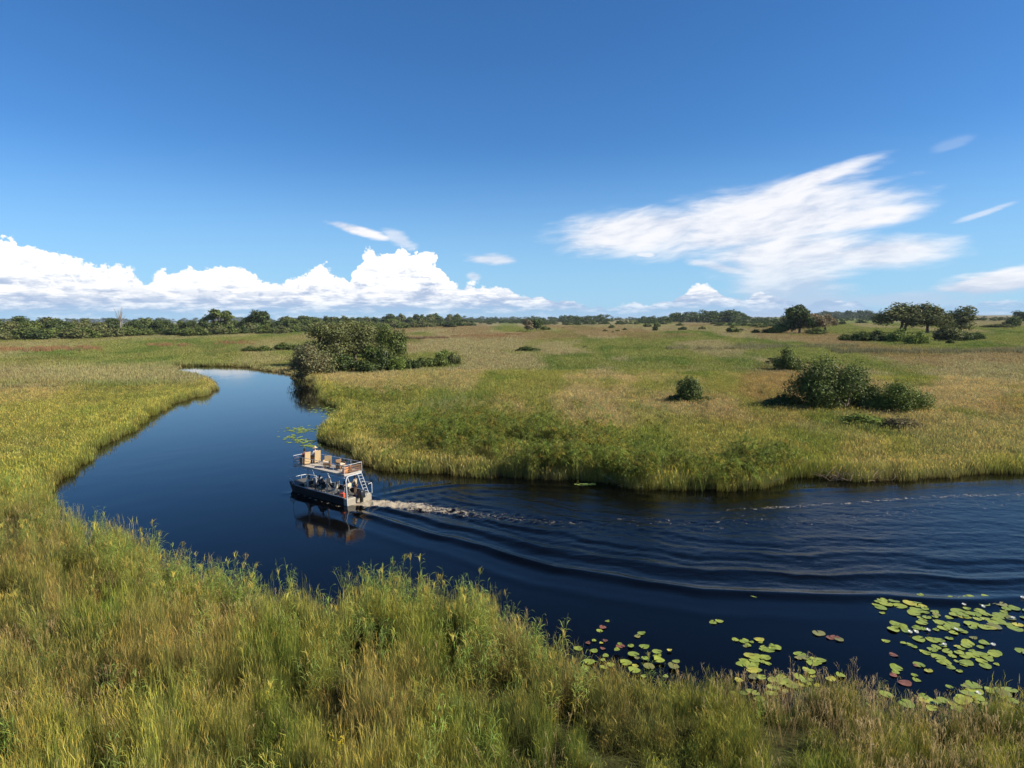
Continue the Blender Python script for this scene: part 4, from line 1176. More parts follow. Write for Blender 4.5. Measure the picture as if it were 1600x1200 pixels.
# bow: foredeck and low rail
MB().faces([(BL * 0.80, HW * 0.9, 0.665), (BL - 0.2, HW * 0.66, 0.74), (BL - 0.2, -HW * 0.66, 0.74), (BL * 0.80, -HW * 0.9, 0.665)], [(0, 1, 2, 3)]).build('foredeck', M_FLOOR, hull)
for sgn in (1, -1):
    MB().tube([(BL * 0.84, sgn * HW * 0.93, 0.72), (BL * 0.86, sgn * HW * 0.90, 0.98), (BL - 0.12, sgn * HW * 0.66, 1.02)], 0.028).build('bow_rail', M_WHITE, boat)
MB().tube([(BL - 0.12, HW * 0.66, 1.02), (BL - 0.05, 0.4, 1.03), (BL - 0.05, -0.4, 1.03), (BL - 0.12, -HW * 0.66, 1.02)], 0.032).build('bow_rail', M_WHITE, boat)
for y in (HW * 0.66, 0.35, -0.35, -HW * 0.66): MB().tube([(BL - 0.12, y, 0.72), (BL - 0.10, y, 1.02)], 0.024).build('bow_rail_post', M_WHITE, boat)

# upper deck (set towards port, the ladder comes down on the other side)
UY0, UY1, UX0, UX1, UZ = -0.62, 1.20, -0.05, BL - 1.30, 2.42
udeck = MB().box(((UX0 + UX1) / 2, (UY0 + UY1) / 2, UZ + 0.05), (UX1 - UX0, UY1 - UY0, 0.14)).build('upper_deck', M_DECK, boat, 0.02)
MB().box(((UX0 + UX1) / 2, (UY0 + UY1) / 2, UZ - 0.05), (UX1 - UX0 - 0.1, UY1 - UY0 - 0.1, 0.05)).build('deck_underside', M_UNDER, udeck)
for y in (UY1 - 0.01, UY0 + 0.01):
    MB().tube([(UX1 + 0.25, y, UZ - 0.17), (UX0, y, UZ - 0.17)], 0.035).build('deck_beam', M_WHITE, udeck)
MB().tube([(UX1 + 0.25, UY1 - 0.01, UZ - 0.17), (UX1 + 0.25, UY0 + 0.01, UZ - 0.17)], 0.035).build('deck_beam', M_WHITE, udeck)
for x in (0.9, 2.9, 5.0, UX1 - 0.1):
    MB().box((x, (UY0 + UY1) / 2, UZ - 0.115), (0.07, UY1 - UY0 - 0.12, 0.08)).build('crossbeam', M_UNDER, udeck)
# posts
for x, r_ in ((UX1 + 0.22, 0.020), (4.85, 0.05), (2.15, 0.042)):
    MB().tube([(x, UY1 - 0.02, UZ - 0.16), (x + 0.02, HW - 0.05, 0.60 if x < 5 else 0.68)], r_).build('post', M_WHITE, boat)
    MB().tube([(x, UY0 + 0.02, UZ - 0.16), (x + 0.02, -HW + 0.10, 0.60 if x < 5 else 0.68)], r_).build('post', M_WHITE, boat)
arch = [(-0.42, HW - 0.03, 0.02), (-0.36, HW - 0.04, 1.2), (-0.28, UY1 + 0.04, 2.0), (-0.20, UY1 - 0.10, 2.26), (-0.14, UY1 - 0.34, 2.36), (-0.10, UY0 + 0.1, 2.37)]
MB().tube(arch, 0.045).build('stern_arch', M_WHITE, boat)
# ladder down the starboard quarter
ld = MB()
for dy in (0.0, 0.42):
    ld.tube([(-0.02, UY0 + 0.12 + dy, UZ + 0.02), (-0.12, UY0 + 0.10 + dy, UZ - 0.10), (-0.62, UY0 - 0.20 + dy, 0.60)], 0.030)
ld = ld.build('ladder', M_WHITE, boat)
for k in range(6):
    t_ = (k + 0.6) / 6.6
    x, y, z = -0.12 - 0.50 * t_, UY0 + 0.10 - 0.26 * t_, UZ - 0.10 - (UZ - 0.74) * t_
    MB().tube([(x, y, z), (x, y + 0.42, z)], 0.016).build('rung', M_WHITE, ld)
# stern quarter rail
MB().tube([(0.75, -HW + 0.06, 1.40), (-0.46, -HW + 0.06, 1.42), (-0.50, -HW + 0.06, 1.36), (-0.50, -HW + 0.06, 0.55)], 0.036).build('stern_rail', M_WHITE, boat)
MB().tube([(-0.46, -HW + 0.06, 1.42), (-0.40, -0.95, 1.36)], 0.030).build('stern_rail', M_WHITE, boat)
# railing round the upper deck
RT = UZ + 0.84
cor = [(UX1, UY1), (UX1, UY0), (UX0, UY0), (UX0, UY1)]
def lerp(a, b, t): return (a[0] + (b[0] - a[0]) * t, a[1] + (b[1] - a[1]) * t)
for a, b, k in ((cor[3], cor[0], 5), (cor[0], cor[1], 2), (cor[1], cor[2], 5), (cor[2], cor[3], 1)):
    for i in range(k):
        p = lerp(a, b, i / k)
        MB().tube([(p[0], p[1], UZ + 0.1), (p[0], p[1], RT)], 0.014 if i else 0.026).build('rail_post', M_WHITE, udeck)
    MB().tube([(*a, RT), (*b, RT)], 0.022).build('top_rail', M_WHITE, udeck)
    for z, mm in ((0.34, M_WOODRAIL), (0.59, M_WOODRAIL)):
        MB().tube([(*a, UZ + z), (*b, UZ + z)], 0.016).build('mid_rail', mm, udeck)
for z in (0.24, 0.44, 0.66):     # wooden slats across the back
    MB().box((UX0 - 0.005, (UY0 + UY1) / 2 - 0.2, UZ + z + 0.02), (0.03, 1.2, 0.085)).build('rail_slat', M_WOODRAIL, udeck)
# outboard motor
om = MB().box((-0.62, 0.0, 0.78), (0.62, 0.50, 0.62), taper=(0.72, 0.8)).build('outboard_motor', M_BLACK, boat, 0.09, True)
MB().box((-0.60, 0.0, 1.02), (0.30, 0.36, 0.10)).build('motor_cap', M_GREYP, om, 0.03)
MB().box((-0.64, 0.0, 0.12), (0.24, 0.16, 0.95)).build('motor_leg', M_BLACK, om, 0.03)
MB().box((-0.72, 0.0, -0.24), (0.52, 0.22, 0.05)).build('cavitation_plate', M_BLACK, om)
MB().box((-0.22, 0.0, 0.52), (0.26, 0.30, 0.34)).build('motor_bracket', M_GREYP, om, 0.02)
# steering console
co = MB().box((5.9, -0.55, 0.70), (0.5, 0.7, 0.86), taper=(0.8, 1)).build('console', M_GREYP, boat, 0.04)
MB().tube([(5.55 + 0.16 * math.cos(a) * 0.4, -0.55 + 0.18 * math.sin(a), 1.12 + 0.18 * math.cos(a)) for a in [k * 0.5236 for k in range(13)]], 0.02, 6, False).build('steering_wheel', M_BLACK, co)

def on_boat(x, y, z):
    c, s = BOAT_DIR
    return (BOAT_AT[0] + x * c - y * s, BOAT_AT[1] + x * s + y * c, z)
BRZ = math.atan2(BOAT_DIR[1], BOAT_DIR[0])

def cane_chair(label, x, y, z, rz, back=0.95, m1=None, cushion=True):
    o = empty('cane_chair', on_boat(x, y, z), BRZ + rz)
    m1 = m1 or M_CANE
    MB().box((0.0, 0, 0.36), (0.56, 0.56, 0.14)).build('seat', M_CANE_DARK_SHADED, o, 0.02)
    MB().box((-0.29, 0, back / 2 + 0.06), (0.07, 0.58, back - 0.08), rot=(0, -0.10, 0)).build('backrest', m1, o, 0.025)
    for s in (1, -1): MB().box((0.0, s * 0.30, 0.38), (0.56, 0.06, 0.50)).build('arm', m1 if s < 0 else M_CANE_DARK_SHADED, o, 0.02)  # light chairs: one arm darker, side panel's shade put into its colour
    if cushion: MB().box((0.03, 0, 0.47), (0.46, 0.48, 0.09)).build('cushion', M_CUSHION, o, 0.03)
    for sx in (0.24, -0.24):
        for sy in (0.24, -0.24): MB().box((sx, sy, 0.145), (0.05, 0.05, 0.29)).build('leg', M_CANE_DARK_SHADED, o)
    return tag(o, label, 'chair', 'chairs on the boat')
UD = UZ + 0.12
cane_chair('high-backed cane chair under the dark-shirted upper-deck passenger', 5.75, 0.75, UD, 0.05, 1.12)
cane_chair('high-backed cane chair under the straw-hatted upper-deck passenger', 5.55, -0.18, UD, -0.05, 1.12)
cane_chair('empty cane armchair turned sideways amidships on the upper deck', 3.25, 0.35, UD, math.pi * 0.72, 0.92)
cane_chair('empty low cane armchair near the ladder on the upper deck', 1.75, 0.10, UD, math.pi * 1.0, 0.80, M_CANE_DARK_SHADED)

def canvas_chair(label, x, y, rz, mat=M_CANVAS):
    o = empty('canvas_chair', on_boat(x, y, 0.262), BRZ + rz)
    MB().box((0, 0, 0.43), (0.46, 0.48, 0.04)).build('seat', mat, o, 0.01)
    MB().box((-0.25, 0, 0.72), (0.03, 0.48, 0.36), rot=(0, -0.12, 0)).build('backrest', mat, o, 0.01)
    for s in (1, -1):
        MB().tube([(0.22, s * 0.24, 0.0), (-0.22, s * 0.24, 0.44)], 0.014, 6).build('leg', M_WHITE, o)
        MB().tube([(-0.22, s * 0.24, 0.0), (0.22, s * 0.24, 0.44)], 0.014, 6).build('leg', M_WHITE, o)
        MB().tube([(-0.23, s * 0.25, 0.42), (-0.28, s * 0.25, 0.92)], 0.014, 6).build('back_post', M_WHITE, o)
        MB().box((-0.02, s * 0.26, 0.64), (0.44, 0.05, 0.03)).build('arm', M_WHITE, o)
    return tag(o, label, 'chair', 'chairs on the boat')
canvas_chair('black canvas chair under the white-shirted lower-deck passenger', 5.45, 0.65, 0.0)
canvas_chair('black canvas chair under the navy-shirted lower-deck passenger', 4.55, 0.20, 0.15)
canvas_chair('black canvas chair under the black-shirted passenger amidships', 3.55, 0.70, -0.2)
canvas_chair('tan canvas chair standing empty on the lower deck', 2.55, 0.30, 0.4, M_CUSHION)
canvas_chair('black canvas chair under the passenger sitting nearest the motor', 1.15, 0.25, 0.0)

canvas_chair('black canvas chair folded back empty beside the console', 4.95, -0.75, 0.0)
canvas_chair('black canvas chair standing empty behind the navy-shirted passenger', 3.35, -0.45, 0.1)
canvas_chair('tan canvas chair standing empty beside the ladder side rail', 2.05, -0.70, 0.2, M_CUSHION)

# loose gear
g = MB().box((0, 0, 0.19), (0.30, 0.18, 0.36)).build('fuel_can', M_RED, None, 0.04)
MB().tube([(-0.10, 0, 0.38), (-0.06, 0, 0.45), (0.08, 0, 0.45), (0.10, 0, 0.38)], 0.02, 6).build('handle', M_RED, g)
MB().tube([(0.11, 0, 0.36), (0.13, 0, 0.43)], 0.03, 8).build('cap', M_BLACK, g)
g.location = on_boat(0.55, 0.98, 0.47); g.rotation_euler = (0, 0, BRZ + 0.3); g.scale = (1.35, 1.35, 1.1); tag(g, 'orange-red fuel can on the side bench by the stern arch', 'fuel can')
bn = MB().box((0.65, 0.95, 0.365), (0.9, 0.44, 0.20)).build('side_bench', M_ALU, boat, 0.02)
for i, (x, y, lab) in enumerate(((0.24, 0.85, 'faded orange life jacket heaped at the corner of the upper deck rail'), (0.30, 0.40, 'faded orange life jacket leaning beside the heaped one on the upper deck'))):
    o = empty('life_jacket', on_boat(x, y, UD), BRZ + 0.4 * i)
    for s in (1, -1): MB().box((0, s * 0.14, 0.28), (0.12, 0.22, 0.50), rot=(0, -0.2, 0)).build('front_panel', M_ORANGE, o, 0.04, True)
    MB().box((-0.14, 0, 0.28), (0.08, 0.44, 0.50), rot=(0, -0.2, 0)).build('back_panel', M_ORANGE, o, 0.03, True)
    MB().box((-0.03, 0, 0.22), (0.24, 0.49, 0.05), rot=(0, -0.2, 0)).build('strap', M_WHITE, o)
    tag(o, lab, 'life jacket', 'life jackets on the upper deck')

# ------------------------------------------------------------------ people
SKINS = {'dark': plain('dark_skin', (0.10, 0.055, 0.035), 0.55, var=0.08), 'fair': plain('fair_skin', (0.52, 0.31, 0.22), 0.55, var=0.08)}
def cloth(name, col): return plain(name, col, 0.9, var=0.12, scale=14, spec=0.15)
CL = {k: cloth(k + '_cloth', c) for k, c in dict(white=(0.62, 0.60, 0.56), black=(0.025, 0.025, 0.03), navy=(0.035, 0.045, 0.085), khaki=(0.42, 0.34, 0.22), brown=(0.14, 0.09, 0.06), maroon=(0.20, 0.05, 0.05)).items()}
M_HAIR = plain('dark_hair', (0.02, 0.015, 0.012), 0.6, var=0.2)
M_STRAW = plain('straw', (0.62, 0.47, 0.24), 0.85, var=0.25, scale=30)

def skinned(name, joints, edges, mat, parent=None, sub=1):
    me = bpy.data.meshes.new(name)
    names = list(joints)
    me.from_pydata([joints[n][0] for n in names], [(names.index(a), names.index(b)) for a, b in edges], [])
    o = link(name, me, mat, parent)
    o.modifiers.new('skin', 'SKIN')
    for i, n in enumerate(names):
        r = joints[n][1]
        me.skin_vertices[0].data[i].radius = r if isinstance(r, tuple) else (r, r)
        me.skin_vertices[0].data[i].use_root = (i == 0)
    s = o.modifiers.new('smooth', 'SUBSURF'); s.levels = sub; s.render_levels = sub
    return o

def person(label, x, y, z, rz, skin, shirt, legs, sit=True, seat=0.46, hat=None, hair=True, arms=(0.3, 0.3), turn=0.0, short=False):
    """one figure; origin under the hips at foot level, facing +x"""
    hip = seat + 0.10 if sit else 0.93
    J, E = {}, []
    def j(n, p, r, to=None):
        J[n] = (p, r)
        if to: E.append((to, n))
    j('pelvis', (0, 0, hip), (0.15, 0.11))
    j('belly', (0.0, 0, hip + 0.16), (0.145, 0.10), 'pelvis')
    j('chest', (0.0, 0, hip + 0.36), (0.165, 0.11), 'belly')
    j('neck0', (0.01, 0, hip + 0.50), 0.065, 'chest')
    j('neck', (0.02, 0, hip + 0.57), 0.052, 'neck0')
    j('jaw', (0.045, 0, hip + 0.63), (0.062, 0.078), 'neck')
    j('brow', (0.035, 0, hip + 0.71), (0.076, 0.095), 'jaw')
    j('crown', (0.02, 0, hip + 0.785), (0.058, 0.07), 'brow')
    for s, nm in ((1, 'l'), (-1, 'r')):
        if sit:
            j('hip' + nm, (0.04, s * 0.10, hip - 0.02), 0.085, 'pelvis')
            j('knee' + nm, (0.44, s * 0.13, hip + 0.0), 0.062, 'hip' + nm)
            j('ankle' + nm, (0.43, s * 0.13, 0.09), 0.042, 'knee' + nm)
            j('toe' + nm, (0.60, s * 0.14, 0.035), 0.034, 'ankle' + nm)
        else:
            j('hip' + nm, (0.0, s * 0.10, hip - 0.06), 0.092, 'pelvis')
            j('knee' + nm, (0.03, s * 0.11, 0.50), 0.062, 'hip' + nm)
            j('ankle' + nm, (-0.01, s * 0.12, 0.09), 0.044, 'knee' + nm)
            j('toe' + nm, (0.17, s * 0.13, 0.035), 0.036, 'ankle' + nm)
        a = arms[0 if s > 0 else 1]
        j('sh' + nm, (0.0, s * 0.19, hip + 0.43), 0.058, 'chest')
        j('elb' + nm, (0.06 + 0.10 * a, s * 0.25, hip + 0.16 + 0.05 * a), 0.046, 'sh' + nm)
        wr = (0.26 + 0.10 * a, s * (0.20 - 0.06 * a), hip + 0.12 + 0.16 * a)
        j('wrist' + nm, wr, 0.034, 'elb' + nm)
        j('palm' + nm, (wr[0] + 0.07, wr[1], wr[2] - 0.01), (0.036, 0.022), 'wrist' + nm)
        for k in range(4):
            b_ = (wr[0] + 0.12, wr[1] + (k - 1.5) * 0.021, wr[2] - 0.015)
            j('f%d%s' % (k, nm), b_, 0.0095, 'palm' + nm)
            j('g%d%s' % (k, nm), (b_[0] + (0.045, 0.055, 0.05, 0.038)[k], b_[1], b_[2] - 0.035), 0.008, 'f%d%s' % (k, nm))
        j('t0' + nm, (wr[0] + 0.06, wr[1] - s * 0.045, wr[2]), 0.010, 'palm' + nm)
        j('t1' + nm, (wr[0] + 0.10, wr[1] - s * 0.055, wr[2] - 0.02), 0.008, 't0' + nm)
    me_root = skinned('person', J, E, SKINS[skin])
    o = me_root
    o.location = on_boat(x, y, z); o.rotation_euler = (0, 0, BRZ + rz)
    grow = lambda n, f=1.0, d=0.014: (J[n][0], tuple(v * f + d for v in (J[n][1] if isinstance(J[n][1], tuple) else (J[n][1],) * 2)))
    T = {n: grow(n) for n in ('pelvis', 'belly', 'chest', 'neck0', 'shl', 'shr', 'elbl', 'elbr')}
    T['neck0'] = ((0.01, 0, hip + 0.475), (0.082, 0.078))
    ed = [('pelvis', 'belly'), ('belly', 'chest'), ('chest', 'neck0'), ('chest', 'shl'), ('chest', 'shr'), ('shl', 'elbl'), ('shr', 'elbr')]
    if not short:
        for s in 'lr': T['wrist' + s] = grow('wrist' + s); ed.append(('elb' + s, 'wrist' + s))
    skinned('shirt', T, ed, CL[shirt], o)
    T = {'pelvis': (J['pelvis'][0], (0.168, 0.128))}; ed = []
    for s in 'lr':
        for n in ('hip', 'knee', 'ankle'): T[n + s] = grow(n + s, 1.0, 0.016)
        ed += [('pelvis', 'hip' + s), ('hip' + s, 'knee' + s), ('knee' + s, 'ankle' + s)]
    skinned('trousers', T, ed, CL[legs], o)
    # nose, eyes, ears, hair
    hz = hip + 0.70
    MB().box((0.135, 0, hz - 0.02), (0.035, 0.026, 0.05), taper=(0.4, 0.6)).build('nose', SKINS[skin], o)
    for s in (1, -1):
        MB().box((0.122, s * 0.034, hz + 0.012), (0.014, 0.026, 0.012)).build('eye', M_BLACK, o)
        MB().box((0.03, s * 0.088, hz - 0.01), (0.04, 0.016, 0.06)).build('ear', SKINS[skin], o)
    MB().box((0.124, 0, hz - 0.068), (0.016, 0.05, 0.010)).build('mouth', CL['maroon'], o)
    if hair:
        me = bpy.data.meshes.new('hair'); bm = bmesh.new()
        bmesh.ops.create_icosphere(bm, subdivisions=2, radius=0.116)
        for v in bm.verts:
            v.co.y *= 0.86
            if v.co.x > 0.03 and v.co.z < 0.045: v.co.x = 0.03
            v.co += Vector((0.012, 0, hz + 0.030))
        bm.to_mesh(me); bm.free(); link('hair', me, M_HAIR, o)
    if hat:
        me = bpy.data.meshes.new('hat'); bm = bmesh.new()
        prof_ = [(0.24, -0.012), (0.235, 0.004), (0.125, 0.022), (0.118, 0.09), (0.085, 0.125), (0.0, 0.118)]
        rings = [[bm.verts.new((r * math.cos(a), r * 0.92 * math.sin(a), h_ + 0.02 * math.cos(2 * a) * (r > 0.2))) for a in [k * math.pi / 8 for k in range(16)]] for r, h_ in prof_[:-1]]
        for a_, b_ in zip(rings[:-1], rings[1:]):
            for k in range(16): bm.faces.new((a_[k], a_[(k + 1) % 16], b_[(k + 1) % 16], b_[k]))
        bm.faces.new(rings[-1])
        bmesh.ops.translate(bm, verts=bm.verts[:], vec=(0.02, 0, hz + 0.055))
        bm.to_mesh(me); bm.free(); link('hat', me, M_STRAW, o)
    return tag(o, label, 'person', 'people aboard the boat')
person('person in a dark shirt seated in a high-backed chair on the upper deck', 5.78, 0.75, UD, 0.1, 'dark', 'maroon', 'black', seat=0.50, short=True, arms=(0.2, 0.4))
person('person in straw hat and white shirt seated on the upper deck', 5.58, -0.18, UD, 0.0, 'fair', 'white', 'khaki', seat=0.50, hat=True, hair=False, arms=(0.6, 0.2))
person('person in a white shirt with black hair seated forward on the lower deck', 5.47, 0.65, 0.262, 0.0, 'dark', 'white', 'khaki', seat=0.44, short=True)
person('person in a navy shirt seated behind the white-shirted passenger', 4.57, 0.20, 0.262, 0.15, 'fair', 'navy', 'brown', seat=0.44, short=True)
person('person in a black shirt seated amidships on the lower deck', 3.57, 0.70, 0.262, -0.2, 'dark', 'black', 'khaki', seat=0.44)
person('person in dark clothes seated on the lower deck nearest the motor', 1.17, 0.25, 0.262, 0.0, 'dark', 'black', 'white', seat=0.44, short=True)
person('person in a khaki shirt standing by the ladder at the stern', 0.85, -0.62, 0.262, 0.3, 'dark', 'khaki', 'brown', sit=False, arms=(0.9, 0.2))

# ------------------------------------------------------------------ water lilies
rl = np.random.default_rng(12)
def pad_mesh(seed, curl=0.10):
    r = np.random.default_rng(seed); V = [(0, 0, 0.006)]; k = 18
    cut = 0.16
    for i in range(k + 1):
        a = cut + (2 * math.pi - 2 * cut) * i / k
        w = 1 + 0.07 * math.sin(2 * a + seed) + 0.05 * math.sin(3 * a + 2 * seed) + r.normal(0, 0.025)
        V.append((math.cos(a) * w, math.sin(a) * w, 0.012 + curl * max(0, math.sin(2 * a + seed)) * r.uniform(0.5, 1)))
    n0 = len(V)
    V += [(x * 0.99, y * 0.99, z - 0.012) for x, y, z in V[1:]]
    F3 = [(0, i, i + 1) for i in range(1, k + 1)]
    F4 = [(i, n0 + i - 1, n0 + i, i + 1) for i in range(1, k + 1)]
    return mesh_np('lily_pad', V, [np.array(F3), np.array(F4)], smooth_faces=False)
def pad_mat(name, c0, c1):
    m, nt, b = material(name)
    t = nt.nodes.new('ShaderNodeTexCoord'); oi = nt.nodes.new('ShaderNodeObjectInfo')
    c = mixc(noise(X(t.outputs['Object']), 2.2, 4, 0.6), c0, c1)
    v = mixc(X(oi.outputs['Random']), (0.75, 0.80, 0.75), (1.2, 1.12, 1.1))
    nt.links.new(mulc(c, v).s, b.inputs['Base Color'])
    b.inputs['Roughness'].default_value = 0.42
    return m
PM = {'green': pad_mat('pad_green', (0.19, 0.24, 0.026), (0.28, 0.32, 0.04)), 'yellow': pad_mat('pad_yellow', (0.32, 0.32, 0.04), (0.44, 0.38, 0.05)), 'red': pad_mat('pad_red', (0.16, 0.05, 0.035), (0.22, 0.10, 0.05)), 'olive': pad_mat('pad_olive', (0.14, 0.15, 0.035), (0.22, 0.20, 0.06))}
PADS = {c: [] for c in PM}
for c in PM:
    for i in range(6):
        q = pad_mesh(i * 3 + 7); q.materials.append(PM[c]); PADS[c].append(q)
placed = []
def pad(px, py, rad, color, label, group, lift=0.0):
    p = G(px, py)
    for (x, y, r) in placed:
        if math.hypot(p[0] - x, p[1] - y) < 0.36 * (r + rad): return None
    placed.append((p[0], p[1], rad))
    rad = rad * 0.86
    o = bpy.data.objects.new('lily_pad', PADS[color][int(rl.integers(0, 6))]); COL.objects.link(o)
    o.location = (p[0], p[1], 0.012 + 0.004 * (len(placed) % 6) + lift); o.rotation_euler = (rl.normal(0, .03) + lift * 0.8 * rl.normal(), rl.normal(0, .03), rl.uniform(0, 6.28)); o.scale = (rad, rad, max(rad, 0.3))
    return tag(o, label, 'lily pad', group)
def patch(n, cx, cy, sx, sy, rad, label, group, mix=(0.88, 0.06, 0.0, 0.06), lift=0.0, rot=0.0):
    got = 0
    for t_ in range(n * 14):
        if got >= n: break
        a, q = rl.uniform(0, 6.28), math.sqrt(rl.random())
        ux, uy = q * math.cos(a) * sx, q * math.sin(a) * sy
        c = ('green', 'yellow', 'red', 'olive')[rl.choice(4, p=mix)]
        if c == 'yellow': lab = label.replace('green', 'yellowing')
        elif c == 'red': lab = label.replace('green', 'reddened')
        elif c == 'olive': lab = label.replace('green', 'dull olive')
        else: lab = label
        x, y = cx + ux, cy + uy + rot * ux
        if x > 1640: continue
        rr = rad * rl.uniform(0.5, 1.3)
        lab = ('broad ' if rr > rad * 1.07 else 'small ' if rr < rad * 0.85 else '') + lab
        if pad(x, y, rr, c, lab, group, lift * rl.random()): got += 1
patch(58, 1520, 958, 108, 24, 0.30, 'green lily pad in the densest raft, out in the ripples of the wake', 'pads of the densest raft', rot=0.09)
patch(8, 1388, 944, 22, 9, 0.28, 'green lily pad at the loose tip of the densest raft', 'pads at the tip of the densest raft')
patch(60, 1478, 1006, 84, 32, 0.25, 'green lily pad in the middle raft between open water and bank', 'pads of the middle raft', rot=0.28)
patch(32, 1505, 1092, 92, 22, 0.25, 'green lily pad in the raft against the bank grass below the middle raft', 'pads of the raft against the bank', (0.82, 0.12, 0.0, 0.06), 0.10)
patch(10, 1450, 1052, 60, 14, 0.20, 'green lily pad floating loose between the middle raft and the bank', 'pads loose below the middle raft', (0.6, 0.1, 0.15, 0.15))
patch(14, 1180, 1007, 40, 8, 0.24, 'green lily pad in the short chain on the open dark water', 'pads of the short chain', rot=0.14)
patch(16, 1176, 1036, 26, 14, 0.24, 'green lily pad in the cluster just inshore of the short chain', 'pads of the inshore cluster', (0.8, 0.14, 0.0, 0.06))
patch(20, 1190, 1078, 52, 22, 0.24, 'green lily pad among the grass tips below the short chain', 'pads among the grass tips', (0.76, 0.18, 0.0, 0.06), 0.12)
patch(9, 1262, 1028, 22, 7, 0.22, 'green lily pad in the small string beside the inshore cluster', 'pads of the small string', (0.85, 0.0, 0.1, 0.05), rot=0.3)
patch(12, 1268, 1062, 52, 14, 0.22, 'green lily pad at the edge of the bank beside the small string', 'pads at the bank by the string', (0.72, 0.2, 0.02, 0.06), 0.10)
patch(28, 985, 1040, 88, 34, 0.22, 'green lily pad among thin stems beside the tall cane clump', 'pads among thin stems', (0.80, 0.14, 0.03, 0.03), 0.14)
patch(8, 955, 1012, 60, 12, 0.20, 'green lily pad drifting off the thin stems', 'pads drifting off the stems', (0.7, 0.1, 0.2, 0.0))
for x, y, r, c, lab in ((1178, 931, .26, 'green', 'lone green lily pad lifted by the wake crest'), (1114, 973, .22, 'green', 'first green lily pad of the floating pair on dark water'), (1124, 971, .22, 'green', 'second green lily pad of the floating pair on dark water'), (1002, 990, .22, 'green', 'green lily pad touching another midway along the dark water'),
                     (996, 995, .18, 'olive', 'dull olive lily pad touching a green one on dark water'), (942, 981, .2, 'red', 'reddened lily pad between two tiny green ones'), (949, 971, .14, 'green', 'tiny green lily pad above a reddened one'), (937, 986, .18, 'green', 'tiny green lily pad below a reddened one'),
                     (1279, 990, .34, 'olive', 'large lone olive lily pad on the open dark water'), (1298, 997, .24, 'red', 'reddened lily pad, first of a trio by the large olive pad'), (1304, 996, .22, 'red', 'reddened lily pad, middle of a trio by the large olive pad'), (1311, 1000, .24, 'olive', 'brownish lily pad, last of a trio by the large olive pad'),
                     (1378, 958, .16, 'green', 'small green lily pad alone between the wake and the rafts'), (1384, 1002, .2, 'green', 'small ragged lily pad off the edge of the middle raft'), (1400, 1044, .30, 'green', 'round notched lily pad alone inshore of the middle raft'), (1396, 1024, .2, 'red', 'reddened lone lily pad inshore of the middle raft'),
                     (1398, 1052, .2, 'yellow', 'yellowing lone lily pad beside a round notched one'), (1414, 1068, .28, 'red', 'brown-red lily pad alone near the bank'), (1385, 1086, .28, 'green', 'green lily pad alone at the edge of the bank grass'), (1417, 1100, .34, 'green', 'broad green lily pad lying in the bank grass'), (1597, 1018, .34, 'green', 'broad green lily pad drifting alone past the middle raft'),
                     (1438, 930, .2, 'green', 'small green lily pad off the wake side of the densest raft'), (1540, 932, .22, 'green', 'green lily pad just outside the densest raft in the ripples')): pad(x, y, r, c, lab, None)
print('pads', len(placed))
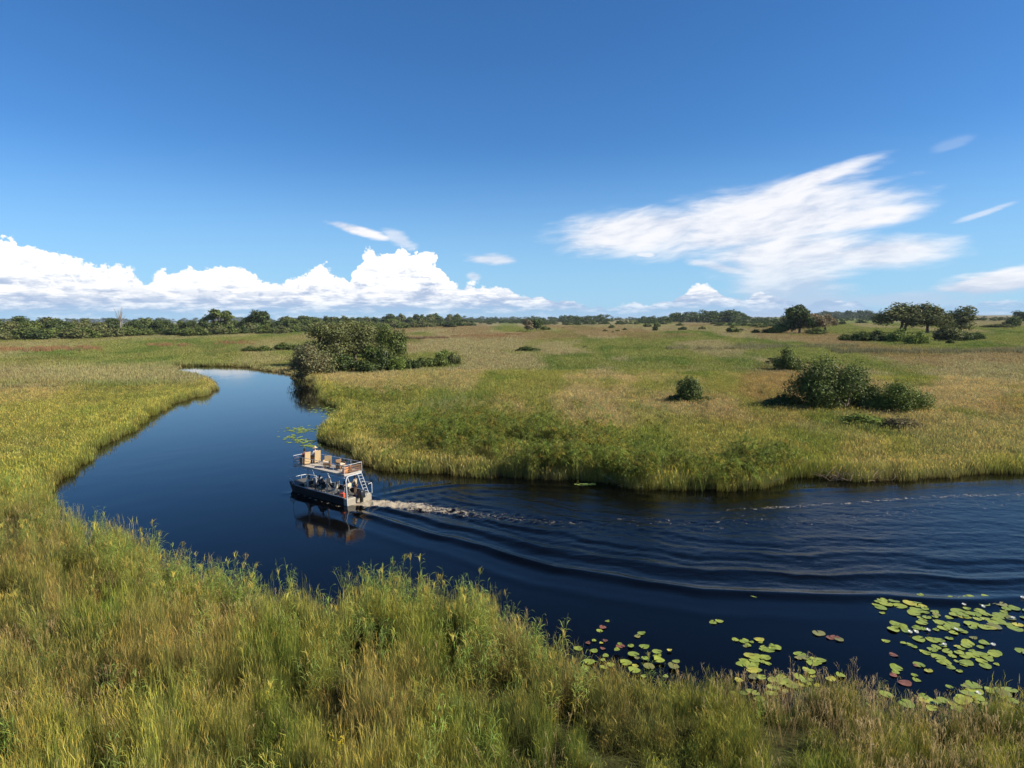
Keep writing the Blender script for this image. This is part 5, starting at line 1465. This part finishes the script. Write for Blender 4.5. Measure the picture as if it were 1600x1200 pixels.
# flowers
def flower_mesh():
    S = Strips(); S.rng = np.random.default_rng(2)
    for ring, (k, tiltv, L) in enumerate(((9, 0.5, 1.0), (8, 0.95, 0.85), (6, 1.5, 0.6))):
        for i in range(k):
            a = i * 2 * math.pi / k + ring * 0.3; d = np.array([math.cos(a), math.sin(a), 0]); u = np.array([0, 0, tiltv])
            S.add([d * 0.08, (d * 0.6 + u * 0.45) * L, (d + u) * L * 0.95], [0.16, 0.42, 0.05], (0.80, 0.78, 0.66), (0.84, 0.83, 0.80), side=np.array([-d[1], d[0], 0]))
    return S.mesh('petals')
fm = flower_mesh(); fm.materials.append(leaf_material('white_petals', inst=False, trans=0.2))
for i, (x, y, where) in enumerate(((1536, 950, 'in the heart of the densest raft'), (1506, 947, 'near the wake side of the densest raft'), (1583, 968, 'at the bank side of the densest raft'), (1598, 936, 'at the outer rim of the densest raft'), (1432, 990, 'over the first pads of the middle raft'), (1450, 987, 'among the upper pads of the middle raft'),
                         (1494, 986, 'on a lone pad above the middle raft'), (1476, 1010, 'at the centre of the middle raft'), (1552, 1010, 'at the far end of the middle raft'), (1422, 990, 'beside the first pads of the middle raft'), (1528, 1086, 'in the raft against the bank grass'))):
    p = G(x, y)
    o = link('water_lily', fm); o.location = (p[0], p[1], 0.05); o.scale = (0.12, 0.12, 0.12); o.rotation_euler = (0.1, 0.1, i * 1.3)
    tag(o, 'white water lily flower open ' + where, 'flower', 'white lily flowers')
# lily patches up the river, too small to count
V, F, C, k0 = [], [], [], 0
def small(cx, cy, sx, sy, n, r=0.22):
    global k0
    for i in range(n):
        p = G(cx + rl.normal(0, sx), cy + rl.normal(0, sy)); 
        if wet(p[None, :2])[0] < 0.05: continue
        q = r * rl.uniform(0.6, 1.3); c = np.array((0.20, 0.26, 0.06)) * rl.uniform(0.7, 1.3)
        a = np.arange(8) * math.pi / 4 + rl.uniform(0, 1)
        V.append(np.column_stack([p[0] + q * np.cos(a), p[1] + q * np.sin(a), np.full(8, 0.02 + 0.012 * rl.random()) + rl.normal(0, .006, 8)])); C.append(np.repeat(c[None], 8, 0))
        F.append(np.arange(8) + k0); k0 += 8
for a in ((468, 671, 14, 2.5, 70), (455, 683, 8, 2, 26), (474, 690, 10, 3, 40), (485, 697, 5, 1.2, 26), (560, 697, 10, 3, 60), (545, 690, 8, 2, 30), (520, 640, 14, 4, 90), (530, 650, 14, 3, 60), (912, 757, 9, 0.6, 22), (560, 704, 8, 2, 30)): small(*a)
o = link('lily_pads_upriver', mesh_np('lily_pads_upriver', np.vstack(V), [np.array(F)], {'shade': np.vstack(C)}), leaf_material('far_pads', inst=False, trans=0.1))
tag(o, 'sparse patches of small lily pads in the bend upriver of the boat', None, None, 'stuff')

# ------------------------------------------------------------------ thin air between here and the horizon
hz_ = MB().box((0, 6500, 22), (26000, 17000, 48)).build('haze', None)
hm_ = bpy.data.materials.new('thin_haze'); hm_.use_nodes = True
hm_.node_tree.nodes.clear()
ho_ = hm_.node_tree.nodes.new('ShaderNodeOutputMaterial'); hv_ = hm_.node_tree.nodes.new('ShaderNodeVolumePrincipled')
hv_.inputs['Color'].default_value = (0.72, 0.82, 0.95, 1); hv_.inputs['Density'].default_value = 0.000028
hm_.node_tree.links.new(hv_.outputs[0], ho_.inputs['Volume'])
hz_.data.materials.append(hm_)
tag(hz_, 'faint blue haze over the far plain', None, None, 'stuff')
